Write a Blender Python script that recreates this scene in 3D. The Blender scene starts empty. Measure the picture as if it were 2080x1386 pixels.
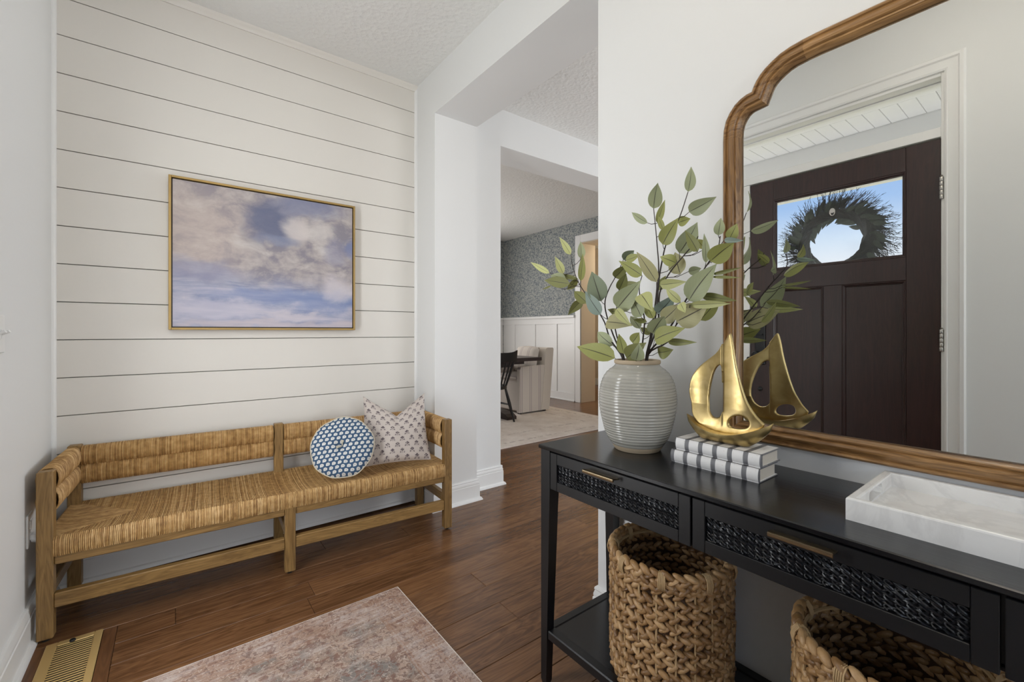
import bpy, bmesh, math, random
from mathutils import Vector, Matrix, noise as mnoise

SC = bpy.context.scene
COL = SC.collection
R = random.Random(11)
PI = math.pi

# ---------------------------------------------------------------- camera, sky, lights, exposure
YAW = math.radians(37.701)
cam_d = bpy.data.cameras.new('camera')
cam = bpy.data.objects.new('camera', cam_d)
COL.objects.link(cam)
cam.location = (0, 0, 1.11)
cam.rotation_euler = (PI / 2, 0, -YAW)
cam_d.sensor_width = 36
cam_d.lens = 15.451
cam_d.shift_y = -19.0 / 2080.0
cam_d.clip_start = 0.02
SC.camera = cam

SC.view_settings.view_transform = 'Standard'
SC.view_settings.look = 'None'
SC.view_settings.gamma = 1
SC.view_settings.use_curve_mapping = False
SC.view_settings.exposure = 0.17

world = bpy.data.worlds.new('sky')
SC.world = world
world.use_nodes = True
wn = world.node_tree
wn.nodes.clear()
w_out = wn.nodes.new('ShaderNodeOutputWorld')
w_bg = wn.nodes.new('ShaderNodeBackground')
w_tc = wn.nodes.new('ShaderNodeTexCoord')
w_sep = wn.nodes.new('ShaderNodeSeparateXYZ')
w_rmp = wn.nodes.new('ShaderNodeValToRGB')
wn.links.new(w_tc.outputs['Generated'], w_sep.inputs[0])
wn.links.new(w_sep.outputs['Z'], w_rmp.inputs[0])
wn.links.new(w_rmp.outputs[0], w_bg.inputs[0])
wn.links.new(w_bg.outputs[0], w_out.inputs[0])
el = w_rmp.color_ramp.elements
el[0].position = 0.0
el[0].color = (0.95, 0.95, 0.95, 1)
el[1].position = 1.0
el[1].color = (0.20, 0.38, 0.80, 1)
for p, c in ((0.11, (0.93, 0.95, 1.0)), (0.165, (0.70, 0.83, 1.0)), (0.23, (0.40, 0.60, 0.95)), (0.36, (0.27, 0.47, 0.88))):
    e = el.new(p)
    e.color = (*c, 1)
w_bg.inputs[1].default_value = 0.95


def area_light(name, loc, direction, sx, sy, power, color):
    d = bpy.data.lights.new(name, 'AREA')
    d.shape = 'RECTANGLE'
    d.size, d.size_y = sx, sy
    d.energy = power
    d.color = color
    o = bpy.data.objects.new(name, d)
    COL.objects.link(o)
    o.location = loc
    o.rotation_euler = Vector(direction).to_track_quat('-Z', 'Y').to_euler()
    return o


sun_d = bpy.data.lights.new('sun', 'SUN')
sun_d.energy = 9.5
sun_d.angle = math.radians(.6)
sun_d.color = (1.0, .96, .90)
sun = bpy.data.objects.new('sun', sun_d)
COL.objects.link(sun)
sun.rotation_euler = Vector((.56, -.20, -.80)).to_track_quat('-Z', 'Y').to_euler()
# area lights as daylight in window openings; door-side and dining ones are added fill
area_light('daylight_great_room', (6.52, 0.95, 1.45), (-1, 0, 0), 2.5, 1.65, 92, (0.93, 0.97, 1.0))
area_light('daylight_hall', (0.45, -2.95, 1.45), (0, 1, 0), 1.3, 1.8, 20, (0.95, 0.975, 1.0))
area_light('daylight_sidelight', (-.475, 1.590, 1.20), (1, 0, 0), .37, 1.72, 17.5, (0.95, 0.975, 1.0))
area_light('daylight_door_side', (-.47, -1.25, 1.45), (1, 0, 0), 1.4, 1.5, 3, (0.94, 0.97, 1.0))  # unseen window by the door, added to light mirror wall and header
area_light('daylight_living', (3.9, -2.95, 1.45), (0, 1, 0), 2.4, 1.6, 45, (0.97, 0.98, 1.0))
area_light('daylight_dining', (2.9, 6.72, 1.55), (0, -1, 0), 1.6, 1.5, 38, (1.0, 0.97, 0.95))  # no window here; unseen panel added to light the dining room

# ---------------------------------------------------------------- mesh helpers
OFF = {}


class MB:
    """collects geometry of ONE mesh"""

    def __init__(s):
        s.v, s.f, s.uv = [], [], None

    def add(s, verts, faces):
        b = len(s.v)
        s.v += [tuple(p) for p in verts]
        s.f += [tuple(i + b for i in fc) for fc in faces]

    def box(s, x0, x1, y0, y1, z0, z1, c=0.0, M=None):
        if x0 > x1: x0, x1 = x1, x0
        if y0 > y1: y0, y1 = y1, y0
        if z0 > z1: z0, z1 = z1, z0
        if c <= 0:
            vs = [(x, y, z) for z in (z0, z1) for y in (y0, y1) for x in (x0, x1)]
            fs = [(0, 2, 3, 1), (4, 5, 7, 6), (0, 1, 5, 4), (2, 6, 7, 3), (0, 4, 6, 2), (1, 3, 7, 5)]
        else:
            c = min(c, (x1 - x0) * .45, (y1 - y0) * .45, (z1 - z0) * .45)
            vs, idx = [], {}
            for i, x in enumerate((x0, x1)):
                for j, y in enumerate((y0, y1)):
                    for k, z in enumerate((z0, z1)):
                        sx, sy, sz = (1, -1)[i], (1, -1)[j], (1, -1)[k]
                        for a, d in enumerate(((0, sy * c, sz * c), (sx * c, 0, sz * c), (sx * c, sy * c, 0))):
                            idx[(i, j, k, a)] = len(vs)
                            vs.append((x + d[0], y + d[1], z + d[2]))
            fs = []
            I = lambda i, j, k, a: idx[(i, j, k, a)]
            fs.append((I(0, 0, 0, 0), I(0, 0, 1, 0), I(0, 1, 1, 0), I(0, 1, 0, 0)))
            fs.append((I(1, 0, 0, 0), I(1, 1, 0, 0), I(1, 1, 1, 0), I(1, 0, 1, 0)))
            fs.append((I(0, 0, 0, 1), I(1, 0, 0, 1), I(1, 0, 1, 1), I(0, 0, 1, 1)))
            fs.append((I(0, 1, 0, 1), I(0, 1, 1, 1), I(1, 1, 1, 1), I(1, 1, 0, 1)))
            fs.append((I(0, 0, 0, 2), I(0, 1, 0, 2), I(1, 1, 0, 2), I(1, 0, 0, 2)))
            fs.append((I(0, 0, 1, 2), I(1, 0, 1, 2), I(1, 1, 1, 2), I(0, 1, 1, 2)))
            for i in (0, 1):
                for j in (0, 1):
                    fs.append((I(i, j, 0, 0), I(i, j, 1, 0), I(i, j, 1, 1), I(i, j, 0, 1)))
            for i in (0, 1):
                for k in (0, 1):
                    fs.append((I(i, 0, k, 0), I(i, 1, k, 0), I(i, 1, k, 2), I(i, 0, k, 2)))
            for j in (0, 1):
                for k in (0, 1):
                    fs.append((I(0, j, k, 1), I(1, j, k, 1), I(1, j, k, 2), I(0, j, k, 2)))
            for i in (0, 1):
                for j in (0, 1):
                    for k in (0, 1):
                        fs.append((I(i, j, k, 0), I(i, j, k, 1), I(i, j, k, 2)))
        if M is not None:
            vs = [tuple(M @ Vector(p)) for p in vs]
        s.add(vs, fs)
        return s

    def bar(s, p, q, w, h, c=0.0, up=(0, 0, 1)):
        p, q = Vector(p), Vector(q)
        x = (q - p).normalized()
        z = Vector(up)
        y = z.cross(x).normalized()
        z = x.cross(y)
        M = Matrix((x, y, z)).transposed().to_4x4()
        M.translation = (p + q) / 2
        L = (q - p).length / 2
        return s.box(-L, L, -w / 2, w / 2, -h / 2, h / 2, c, M)

    def tube(s, pts, rad, n=6, cap=True, sx=1.0):
        P = [Vector(p) for p in pts]
        k = len(P)
        rs = rad if isinstance(rad, (list, tuple)) else [rad] * k
        t0 = (P[1] - P[0]).normalized()
        a = Vector((0, 0, 1)) if abs(t0.z) < .9 else Vector((1, 0, 0))
        u = (a - t0 * a.dot(t0)).normalized()
        vs = []
        for i in range(k):
            t = (P[min(i + 1, k - 1)] - P[max(i - 1, 0)])
            t = t.normalized() if t.length > 1e-9 else t0
            u = (u - t * u.dot(t))
            u = u.normalized() if u.length > 1e-6 else t.orthogonal().normalized()
            w = t.cross(u)
            for j in range(n):
                an = 2 * PI * j / n
                vs.append(P[i] + u * (math.cos(an) * rs[i] * sx) + w * (math.sin(an) * rs[i]))
        fs = []
        for i in range(k - 1):
            for j in range(n):
                a0, a1 = i * n + j, i * n + (j + 1) % n
                fs.append((a0, a1, a1 + n, a0 + n))
        if cap:
            fs.append(tuple(range(n - 1, -1, -1)))
            fs.append(tuple(range((k - 1) * n, k * n)))
        s.add(vs, fs)
        return s

    def loop_tube(s, pts, rad, n=6):
        P = [Vector(p) for p in pts]
        k = len(P)
        cen = sum(P, Vector()) / k
        nrm = Vector()
        for i in range(k):
            nrm += (P[i] - cen).cross(P[(i + 1) % k] - cen)
        nrm = nrm.normalized()
        rs = rad if isinstance(rad, (list, tuple)) else [rad] * k
        vs, fs = [], []
        for i in range(k):
            t = (P[(i + 1) % k] - P[i - 1]).normalized()
            w = t.cross(nrm).normalized()
            for j in range(n):
                an = 2 * PI * j / n
                vs.append(P[i] + nrm * (math.cos(an) * rs[i]) + w * (math.sin(an) * rs[i]))
        for i in range(k):
            for j in range(n):
                b = ((i + 1) % k) * n
                fs.append((i * n + j, i * n + (j + 1) % n, b + (j + 1) % n, b + j))
        s.add(vs, fs)
        return s

    def lathe(s, prof, c=(0, 0, 0), n=48, cap0=True, cap1=True, axis='z'):
        vs = []
        for r, z in prof:
            for j in range(n):
                a = 2 * PI * j / n
                p = (r * math.cos(a), r * math.sin(a), z)
                if axis == 'x':
                    p = (p[2], p[0], p[1])
                elif axis == 'y':
                    p = (p[1], p[2], p[0])
                vs.append((c[0] + p[0], c[1] + p[1], c[2] + p[2]))
        fs = []
        for i in range(len(prof) - 1):
            for j in range(n):
                a0, a1 = i * n + j, i * n + (j + 1) % n
                fs.append((a0, a1, a1 + n, a0 + n))
        if cap0:
            fs.append(tuple(range(n - 1, -1, -1)))
        if cap1:
            fs.append(tuple(range((len(prof) - 1) * n, len(prof) * n)))
        s.add(vs, fs)
        return s

    def sweep(s, path, prof, fmap, closed=False, cap=True, i0=None, i1=None):
        """profile (offset to the left of the path, height) swept with mitres along a 2D path"""
        n = len(path)
        P = [Vector(p) for p in path]
        rng = range(n) if i0 is None else [i % n for i in range(i0, i1 + 1)]
        rows = []
        for i in rng:
            a = P[i - 1] if (closed or i > 0) else None
            b = P[(i + 1) % n] if (closed or i < n - 1) else None
            d1 = (P[i] - a).normalized() if a is not None else None
            d2 = (b - P[i]).normalized() if b is not None else None
            if d1 is None: d1 = d2
            if d2 is None: d2 = d1
            n1, n2 = Vector((-d1.y, d1.x)), Vector((-d2.y, d2.x))
            m = (n1 + n2)
            m = m / max(.25, m.dot(n1))
            rows.append([fmap(P[i].x + m.x * o, P[i].y + m.y * o, h) for o, h in prof])
        k = len(prof)
        vs = [p for r in rows for p in r]
        fs = []
        full = closed and i0 is None
        for i in range(len(rows) - (0 if full else 1)):
            b = ((i + 1) % len(rows)) * k
            for j in range(k):
                jj = (j + 1) % k
                fs.append((i * k + j, b + j, b + jj, i * k + jj))
        if cap and not full:
            fs.append(tuple(range(k)))
            fs.append(tuple(range((len(rows) - 1) * k + k - 1, (len(rows) - 1) * k - 1, -1)))
        s.add(vs, fs)
        return s

    def blob(s, M, nu=6, nv=5, shape=None):
        """little ellipsoid lump transformed by M"""
        vs = [M @ Vector((0, 0, 1))]
        for i in range(1, nv):
            ph = PI * i / nv
            for j in range(nu):
                th = 2 * PI * j / nu
                p = Vector((math.sin(ph) * math.cos(th), math.sin(ph) * math.sin(th), math.cos(ph)))
                if shape: p = shape(p)
                vs.append(M @ p)
        vs.append(M @ Vector((0, 0, -1)))
        fs = []
        for j in range(nu):
            fs.append((0, 1 + j, 1 + (j + 1) % nu))
        for i in range(nv - 2):
            for j in range(nu):
                a, b = 1 + i * nu + j, 1 + i * nu + (j + 1) % nu
                fs.append((a, a + nu, b + nu, b))
        L = len(vs) - 1
        for j in range(nu):
            fs.append((L, L - nu + (j + 1) % nu, L - nu + j))
        s.add(vs, fs)
        return s

    def grid(s, fn, nu, nv, uv=False, wrap_u=False):
        vs, uvs = [], []
        for i in range(nv + 1):
            for j in range(nu + 1):
                vs.append(fn(j / nu, i / nv))
                uvs.append((j / nu, i / nv))
        fs = []
        for i in range(nv):
            for j in range(nu):
                a = i * (nu + 1) + j
                fs.append((a, a + 1, a + nu + 2, a + nu + 1))
        if uv:
            if s.uv is None: s.uv = {}
            b = len(s.v)
            for k, t in enumerate(uvs): s.uv[b + k] = t
        s.add(vs, fs)
        return s

    def mesh(s, name, smooth=False, angle=35, off=(0, 0, 0), fix=True):
        me = bpy.data.meshes.new(name)
        ox, oy, oz = off
        me.from_pydata([(p[0] - ox, p[1] - oy, p[2] - oz) for p in s.v], [], s.f)
        if fix:
            bm = bmesh.new()
            bm.from_mesh(me)
            bmesh.ops.recalc_face_normals(bm, faces=bm.faces)
            bm.to_mesh(me)
            bm.free()
        if s.uv:
            ul = me.uv_layers.new(name='UVMap')
            for lp in me.loops:
                ul.data[lp.index].uv = s.uv.get(lp.vertex_index, (0, 0))
        if smooth:
            me.polygons.foreach_set('use_smooth', [True] * len(me.polygons))
            me.set_sharp_from_angle(angle=math.radians(angle))
        me.update()
        return me

    def build(s, name, m, parent=None, smooth=False, angle=35, local=False, fix=True):
        off = OFF.get(parent.name, (0, 0, 0)) if (parent is not None and not local) else (0, 0, 0)
        me = s.mesh(name, smooth, angle, off, fix)
        me.materials.append(m)
        o = bpy.data.objects.new(name, me)
        COL.objects.link(o)
        if parent is not None:
            o.parent = parent
            OFF[o.name] = off
        return o


def empty(name, loc, label, cat, group=None, rz=0.0):
    o = bpy.data.objects.new(name, None)
    COL.objects.link(o)
    o.empty_display_size = .05
    o.location = loc
    o.rotation_euler = (0, 0, rz)
    OFF[o.name] = tuple(loc)
    return tag(o, label, cat, group)


def tag(o, label, cat=None, group=None, kind=None):
    if label: o['label'] = label
    if cat: o['category'] = cat
    if group: o['group'] = group
    if kind: o['kind'] = kind
    return o


def structure(o, label, cat=None):
    o['kind'] = 'structure'
    o['label'] = label
    if cat: o['category'] = cat
    return o


def stuff(o):
    o['kind'] = 'stuff'
    return o


# ---------------------------------------------------------------- material helpers
class G:
    def __init__(s, name, rough=.5, metal=0.0, spec=.5):
        s.m = bpy.data.materials.new(name)
        s.m.use_nodes = True
        s.nt = s.m.node_tree
        s.b = s.nt.nodes['Principled BSDF']
        s.b.inputs['Roughness'].default_value = rough
        s.b.inputs['Metallic'].default_value = metal
        s.b.inputs['Specular IOR Level'].default_value = spec

    def n(s, t):
        return s.nt.nodes.new(t)

    def put(s, sock, v):
        if isinstance(v, bpy.types.NodeSocket):
            s.nt.links.new(v, sock)
        elif isinstance(v, (tuple, list)):
            sock.default_value = (*v, 1) if (len(v) == 3 and len(sock.default_value) == 4) else v
        else:
            sock.default_value = v

    def op(s, o, *a, clamp=False):
        nd = s.n('ShaderNodeMath')
        nd.operation = o
        nd.use_clamp = clamp
        for i, v in enumerate(a): s.put(nd.inputs[i], v)
        return nd.outputs[0]

    def add(s, *a):
        r = a[0]
        for b in a[1:]: r = s.op('ADD', r, b)
        return r

    def mul(s, *a):
        r = a[0]
        for b in a[1:]: r = s.op('MULTIPLY', r, b)
        return r

    def sub(s, a, b): return s.op('SUBTRACT', a, b)

    def step(s, v, a, b):
        nd = s.n('ShaderNodeMapRange')
        nd.interpolation_type = 'SMOOTHSTEP'
        s.put(nd.inputs['Value'], v)
        nd.inputs['From Min'].default_value = a
        nd.inputs['From Max'].default_value = b
        return nd.outputs[0]

    def tc(s, which='Object'):
        return s.n('ShaderNodeTexCoord').outputs[which]

    def sep(s, v):
        nd = s.n('ShaderNodeSeparateXYZ')
        s.put(nd.inputs[0], v)
        return nd.outputs[0], nd.outputs[1], nd.outputs[2]

    def comb(s, x, y, z):
        nd = s.n('ShaderNodeCombineXYZ')
        for i, v in enumerate((x, y, z)): s.put(nd.inputs[i], v)
        return nd.outputs[0]

    def map(s, v, scale=(1, 1, 1), loc=(0, 0, 0), rot=(0, 0, 0)):
        nd = s.n('ShaderNodeMapping')
        s.put(nd.inputs['Vector'], v)
        s.put(nd.inputs['Location'], loc)
        nd.inputs['Rotation'].default_value = rot
        nd.inputs['Scale'].default_value = scale
        return nd.outputs[0]

    def noise(s, v, scale, detail=3, rough=.5, dist=0.0, out=0):
        nd = s.n('ShaderNodeTexNoise')
        s.put(nd.inputs['Vector'], v)
        s.put(nd.inputs['Scale'], scale)
        nd.inputs['Detail'].default_value = detail
        nd.inputs['Roughness'].default_value = rough
        nd.inputs['Distortion'].default_value = dist
        return nd.outputs[out]

    def voro(s, v, scale, feat='F1', out='Distance'):
        nd = s.n('ShaderNodeTexVoronoi')
        nd.feature = feat
        s.put(nd.inputs['Vector'], v)
        nd.inputs['Scale'].default_value = scale
        return nd.outputs[out]

    def mix(s, f, a, b):
        nd = s.n('ShaderNodeMix')
        nd.data_type = 'RGBA'
        s.put(nd.inputs[0], f)
        s.put(nd.inputs[6], a)
        s.put(nd.inputs[7], b)
        return nd.outputs[2]

    def ramp(s, f, stops):
        nd = s.n('ShaderNodeValToRGB')
        s.put(nd.inputs[0], f)
        e = nd.color_ramp.elements
        e[0].position, e[0].color = stops[0][0], (*stops[0][1], 1)
        e[1].position, e[1].color = stops[-1][0], (*stops[-1][1], 1)
        for p, c in stops[1:-1]:
            k = e.new(p)
            k.color = (*c, 1)
        return nd.outputs[0]

    def rnd(s):
        return s.n('ShaderNodeObjectInfo').outputs['Random']

    def island(s):
        return s.n('ShaderNodeNewGeometry').outputs['Random Per Island']

    def color(s, c):
        s.put(s.b.inputs['Base Color'], c)
        return s

    def rough(s, v):
        s.put(s.b.inputs['Roughness'], v)
        return s

    def bump(s, h, strength=.2, dist=.01):
        nd = s.n('ShaderNodeBump')
        nd.inputs['Strength'].default_value = strength
        nd.inputs['Distance'].default_value = dist
        s.put(nd.inputs['Height'], h)
        s.nt.links.new(nd.outputs[0], s.b.inputs['Normal'])
        return s


def plain(name, c, rough=.5, metal=0.0, bump=None, var=0.0, spec=.5, coat=0.0):
    g = G(name, rough, metal, spec)
    v = g.tc()
    if var:
        f = g.noise(v, 9, 4)
        g.color(g.mix(f, tuple(x * (1 - var) for x in c), tuple(min(1, x * (1 + var)) for x in c)))
    else:
        g.color(c)
    if bump:
        g.bump(g.noise(v, bump[0], 4), bump[1], bump[2])
    if coat:
        g.b.inputs['Coat Weight'].default_value = coat
        g.b.inputs['Coat Roughness'].default_value = .15
    return g.m


M = {}
M['wall'] = plain('wall_paint', (.77, .775, .77), .62, bump=(260, .04, .002))
M['shiplap'] = plain('shiplap_paint', (.765, .735, .685), .45, bump=(90, .03, .002))
M['trim'] = plain('trim_paint', (.83, .83, .82), .32)
M['gap'] = plain('shadow_gap', (.30, .29, .27), .8)
M['beige'] = plain('beige_wall_paint', (.66, .57, .45), .65)
g = G('ceiling_texture', .8)
v = g.tc()
g.color((.81, .81, .79))
g.bump(g.add(g.noise(v, 55, 4, .6), g.mul(g.voro(v, 38), .8)), .5, .008)
M['ceiling'] = g.m


def wood(name, dark, light, rough=.45, scale=1.0, axis=0, bumps=.08, coat=0.0, rand=True):
    g = G(name, rough)
    v = g.tc()
    if rand:
        x, y, z = g.sep(v)
        r = g.mul(g.rnd(), 17.0)
        v = g.comb(g.add(x, r), g.add(y, g.mul(r, .37)), z)
    sc = [38 * scale] * 3
    sc[axis] = 2.2 * scale
    st = g.map(v, tuple(sc))
    ns = g.noise(st, 1.6, 5, .6, .6)
    s2 = [9 * scale] * 3
    s2[axis] = 1.0 * scale
    n2 = g.noise(g.map(v, tuple(s2)), 1.3, 3, .5, 1.6)
    band = g.op('FRACT', g.mul(n2, 9.0))
    band = g.op('ABSOLUTE', g.sub(band, .5))
    f = g.add(g.mul(ns, .75), g.mul(band, .45))
    if rand:
        f = g.add(f, g.mul(g.sub(g.rnd(), .5), .22))
    g.color(g.ramp(f, [(.25, dark), (.75, light)]))
    g.bump(ns, bumps, .003)
    if coat:
        g.b.inputs['Coat Weight'].default_value = coat
        g.b.inputs['Coat Roughness'].default_value = .22
    return g.m


M['floor'] = wood('walnut_floor', (.080, .034, .0135), (.205, .098, .041), .27, 1.0, 0, .05)
M['floor_y'] = wood('walnut_border', (.090, .038, .0155), (.195, .090, .039), .30, 1.0, 1, .05)
M['oak'] = wood('bench_wood', (.155, .084, .025), (.36, .215, .075), .42, 1.5, 2, .06)
M['oak_x'] = wood('bench_wood_long', (.155, .084, .025), (.36, .215, .075), .42, 1.5, 0, .06)
M['oak_y'] = wood('bench_wood_side', (.155, .084, .025), (.36, .215, .075), .42, 1.5, 1, .06)
M['frame_v'] = wood('mirror_wood_upright', (.14, .066, .021), (.43, .240, .092), .36, 1.6, 2, .06, .25)
M['frame_h'] = wood('mirror_wood_rail', (.14, .066, .021), (.43, .240, .092), .36, 1.6, 1, .06, .25)
M['black'] = wood('black_stained_wood', (.0045, .0045, .0055), (.0085, .0085, .0105), .25, 1.0, 1, .10, .15)
M['black_flat'] = plain('black_paint', (.0048, .0050, .0062), .40, bump=(60, .04, .002))
M['cane'] = plain('black_cane', (.012, .013, .016), .33)
M['rubber'] = plain('black_rubber', (.012, .012, .012), .6)
M['brass'] = plain('brushed_brass', (.38, .30, .19), .34, 1.0)
M['vent_brass'] = plain('satin_brass', (.66, .46, .19), .45, .45)
M['dark_void'] = plain('duct_dark', (.015, .013, .012), .7)  # near-black paint standing for the shade inside the vent
M['nickel'] = plain('satin_nickel', (.55, .53, .50), .35, 1.0)
M['matte_black'] = plain('matte_black_metal', (.012, .012, .013), .42, .3)
M['plastic'] = plain('white_plastic', (.78, .78, .77), .3)

g = G('old_gold_leaf', .3, 1.0)
v = g.tc()
f = g.noise(v, 26, 5, .6, .5)
g.color(g.ramp(f, [(.3, (.47, .345, .135)), (.7, (.62, .48, .235))]))
g.rough(g.ramp(g.noise(v, 60, 4), [(.3, (.30, .30, .30)), (.75, (.46, .46, .46))]))
M['gold'] = g.m
M['gold_frame'] = plain('gold_frame', (.40, .27, .10), .4, .6, var=.2)

g = G('rush_cord', .6)
v = g.tc()
isl = g.island()
f = g.add(g.mul(isl, .42), g.mul(g.noise(v, 45, 4), .75))
g.color(g.ramp(f, [(.24, (.21, .100, .030)), (.58, (.48, .285, .105)), (.95, (.72, .49, .240))]))
g.bump(g.noise(g.map(v, (1, 1, 1)), 420, 2), .4, .002)
M['rush'] = g.m

g = G('water_hyacinth', .38)
v = g.tc()
f = g.add(g.mul(g.island(), .62), g.mul(g.noise(v, 70, 3), .45))
g.color(g.ramp(f, [(.15, (.14, .066, .021)), (.55, (.36, .205, .083)), (.95, (.55, .355, .175))]))
g.bump(g.noise(v, 260, 3), .3, .003)
M['hyacinth'] = g.m
M['basket_lining'] = plain('basket_lining', (.055, .026, .011), .5, bump=(120, .4, .003), var=.4)  # dark colour that makes the gaps between braids look shaded
M['twine'] = plain('basket_twine', (.50, .34, .17), .6, bump=(300, .3, .002))

g = G('leaf_fabric', .55)
uvx, uvy, _ = g.sep(g.tc('UV'))
oc = g.n('ShaderNodeObjectInfo').outputs['Color']
rib = g.sub(1.0, g.step(g.op('ABSOLUTE', g.sub(uvy, .5)), .012, .035))
rib = g.mul(rib, g.step(g.sub(.93, uvx), 0.0, .08))
vn = g.noise(g.tc(), 60, 4)
c1 = g.mix(g.mul(vn, .35), oc, (.38, .36, .13))
vein = g.op('FRACT', g.add(g.mul(uvx, 9.0), g.mul(g.op('ABSOLUTE', g.sub(uvy, .5)), -7.0)))
c2 = g.mix(g.mul(g.sub(1.0, g.step(vein, .0, .12)), .18), c1, (.10, .12, .04))
g.color(g.mix(g.mul(rib, .9), c2, (.028, .020, .014)))
g.b.inputs['Subsurface Weight'].default_value = 0.0
M['leaf'] = g.m
M['stem'] = plain('branch_bark', (.030, .019, .014), .6, bump=(200, .4, .002), var=.3)

g = G('ceramic_glaze', .10)
v = g.tc()
x, y, z = g.sep(v)
f = g.noise(g.map(v, (2, 2, 30)), 1.6, 4)
g.color(g.ramp(f, [(.3, (.335, .325, .285)), (.7, (.43, .415, .37))]))
M['glaze'] = g.m
M['clay'] = plain('bare_clay', (.44, .35, .24), .7, bump=(150, .3, .002), var=.12)

g = G('marble', .22)
v = g.tc()
n1 = g.noise(v, 3.2, 6, .62, 1.4)
vv = g.sub(1.0, g.step(g.op('ABSOLUTE', g.sub(n1, .5)), .0, .05))
n2 = g.noise(v, 9, 5, .6, .8)
c = g.mix(g.mul(vv, .22), (.82, .81, .785), (.48, .47, .46))
g.color(g.mix(g.mul(g.step(n2, .55, .80), .22), c, (.60, .59, .58)))
M['marble'] = g.m

g = G('striped_book_cloth', .55)
v = g.tc()
x, y, z = g.sep(v)
st = g.op('FRACT', g.add(g.op('DIVIDE', y, .038), .5))
sm = g.mul(g.step(st, .33, .36), g.sub(1.0, g.step(st, .64, .67)))
wear = g.noise(g.map(v, (30, 80, 90)), 2.0, 5, .7)
c = g.mix(sm, (.74, .73, .72), (.165, .165, .175))
g.color(g.mix(g.mul(g.step(wear, .60, .70), .75), c, (.50, .42, .36)))
M['book'] = g.m
M['paper'] = plain('page_edges', (.60, .55, .47), .8, bump=(900, .3, .001), var=.08)

g = G('mirror_silver', .0, 1.0)
g.color((.86, .88, .87))
M['mirror'] = g.m

g = G('window_glass', .0)
gl = g.n('ShaderNodeBsdfGlossy')
gl.inputs['Roughness'].default_value = .01
tr = g.n('ShaderNodeBsdfTransparent')
mx = g.n('ShaderNodeMixShader')
mx.inputs[0].default_value = .035
g.nt.links.new(tr.outputs[0], mx.inputs[1])
g.nt.links.new(gl.outputs[0], mx.inputs[2])
g.nt.links.new(mx.outputs[0], g.nt.nodes['Material Output'].inputs[0])
M['glass'] = g.m

M['mahogany'] = wood('mahogany_door', (.018, .0065, .006), (.040, .014, .012), .40, 1.0, 2, .04, .2, rand=False)
M['vinyl'] = plain('porch_vinyl', (.82, .82, .83), .5)
M['vinyl_dark'] = plain('porch_seam', (.10, .10, .11), .7)
M['wreath_twig'] = plain('wreath_twig', (.008, .010, .007), .75, var=.4)
M['wreath_leaf'] = plain('wreath_leaf', (.022, .038, .020), .6, var=.3)

# foyer rug
g = G('faded_rug', .95)
v = g.tc()
x, y, z = g.sep(v)
HX, HY2 = .457, .76
dx = g.sub(HX, g.op('ABSOLUTE', x))
dy = g.sub(HY2, g.op('ABSOLUTE', y))
edge = g.op('MINIMUM', dx, dy)
warp = g.mul(g.sub(g.noise(v, 30, 2), .5), .010)
e2 = g.add(edge, warp)
streak = g.noise(g.map(v, (5, 60, 1)), 1.0, 4, .7)
blot = g.noise(v, 4.2, 4, .6)
base = g.ramp(blot, [(.34, (.40, .325, .29)), (.5, (.335, .225, .170)), (.64, (.275, .165, .110))])
gry = g.ramp(g.noise(v, 8.5, 4, .6, .8), [(.40, (.40, .285, .215)), (.52, (.27, .20, .155)), (.62, (.155, .155, .145))])
inside = g.step(e2, .132, .146)
c = g.mix(g.mul(inside, .8), base, gry)
# leafy tendrils and flower heads, outlined
t1 = g.noise(v, 21, 2, .5, 2.2)
lines = g.sub(1.0, g.step(g.op('ABSOLUTE', g.sub(t1, .5)), .004, .028))
c = g.mix(g.mul(lines, .7), c, (.55, .45, .38))
t2 = g.noise(g.map(v, (1, 1, 1), (3.1, 1.7, 0)), 27, 2, .5, 1.6)
heads = g.step(t2, .57, .61)
c = g.mix(g.mul(heads, .8), c, (.185, .095, .070))
t3 = g.noise(g.map(v, (1, 1, 1), (7.1, 4.7, 0)), 60, 2, .5, 1.2)
c = g.mix(g.mul(g.step(t3, .56, .62), .75), c, (.15, .09, .075))
for e0 in (.040, .052, .128, .140):
    ln = g.sub(1.0, g.step(g.op('ABSOLUTE', g.sub(e2, e0)), .0015, .0035))
    c = g.mix(g.mul(ln, .55), c, (.30, .17, .11))
worn = g.step(g.add(g.mul(streak, .55), g.mul(g.noise(v, 5, 5, .7), .65)), .55, .80)
c = g.mix(g.mul(worn, .72), c, (.52, .455, .42))
spk = g.noise(g.map(v, (260, 420, 1)), 1.0, 2, .7)
c = g.mix(g.mul(g.step(spk, .48, .70), .50), c, (.20, .115, .09))
c = g.mix(g.sub(1.0, g.step(edge, .004, .006)), c, (.66, .60, .54))
g.color(c)
g.bump(g.noise(g.map(v, (300, 500, 1)), 1.0, 2), .5, .002)
M['rug'] = g.m

g = G('dining_rug', .95)
v = g.tc()
x, y, z = g.sep(v)
edge = g.op('MINIMUM', g.sub(1.20, g.op('ABSOLUTE', x)), g.sub(1.55, g.op('ABSOLUTE', y)))
e2 = g.add(edge, g.mul(g.sub(g.noise(v, 25, 2), .5), .03))
c = g.ramp(g.noise(v, 5, 5, .65), [(.35, (.56, .49, .44)), (.65, (.66, .60, .55))])
br = g.step(g.noise(v, 22, 3), .46, .56)
for e0 in (.13, .40):
    ln = g.sub(1.0, g.step(g.op('ABSOLUTE', g.sub(e2, e0)), .010, .022))
    c = g.mix(g.mul(ln, g.mul(br, .6)), c, (.30, .25, .23))
fig = g.step(g.noise(v, 34, 3, .6, 1.2), .58, .68)
c = g.mix(g.mul(fig, .22), c, (.34, .29, .27))
g.color(c)
M['dining_rug'] = g.m

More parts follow.
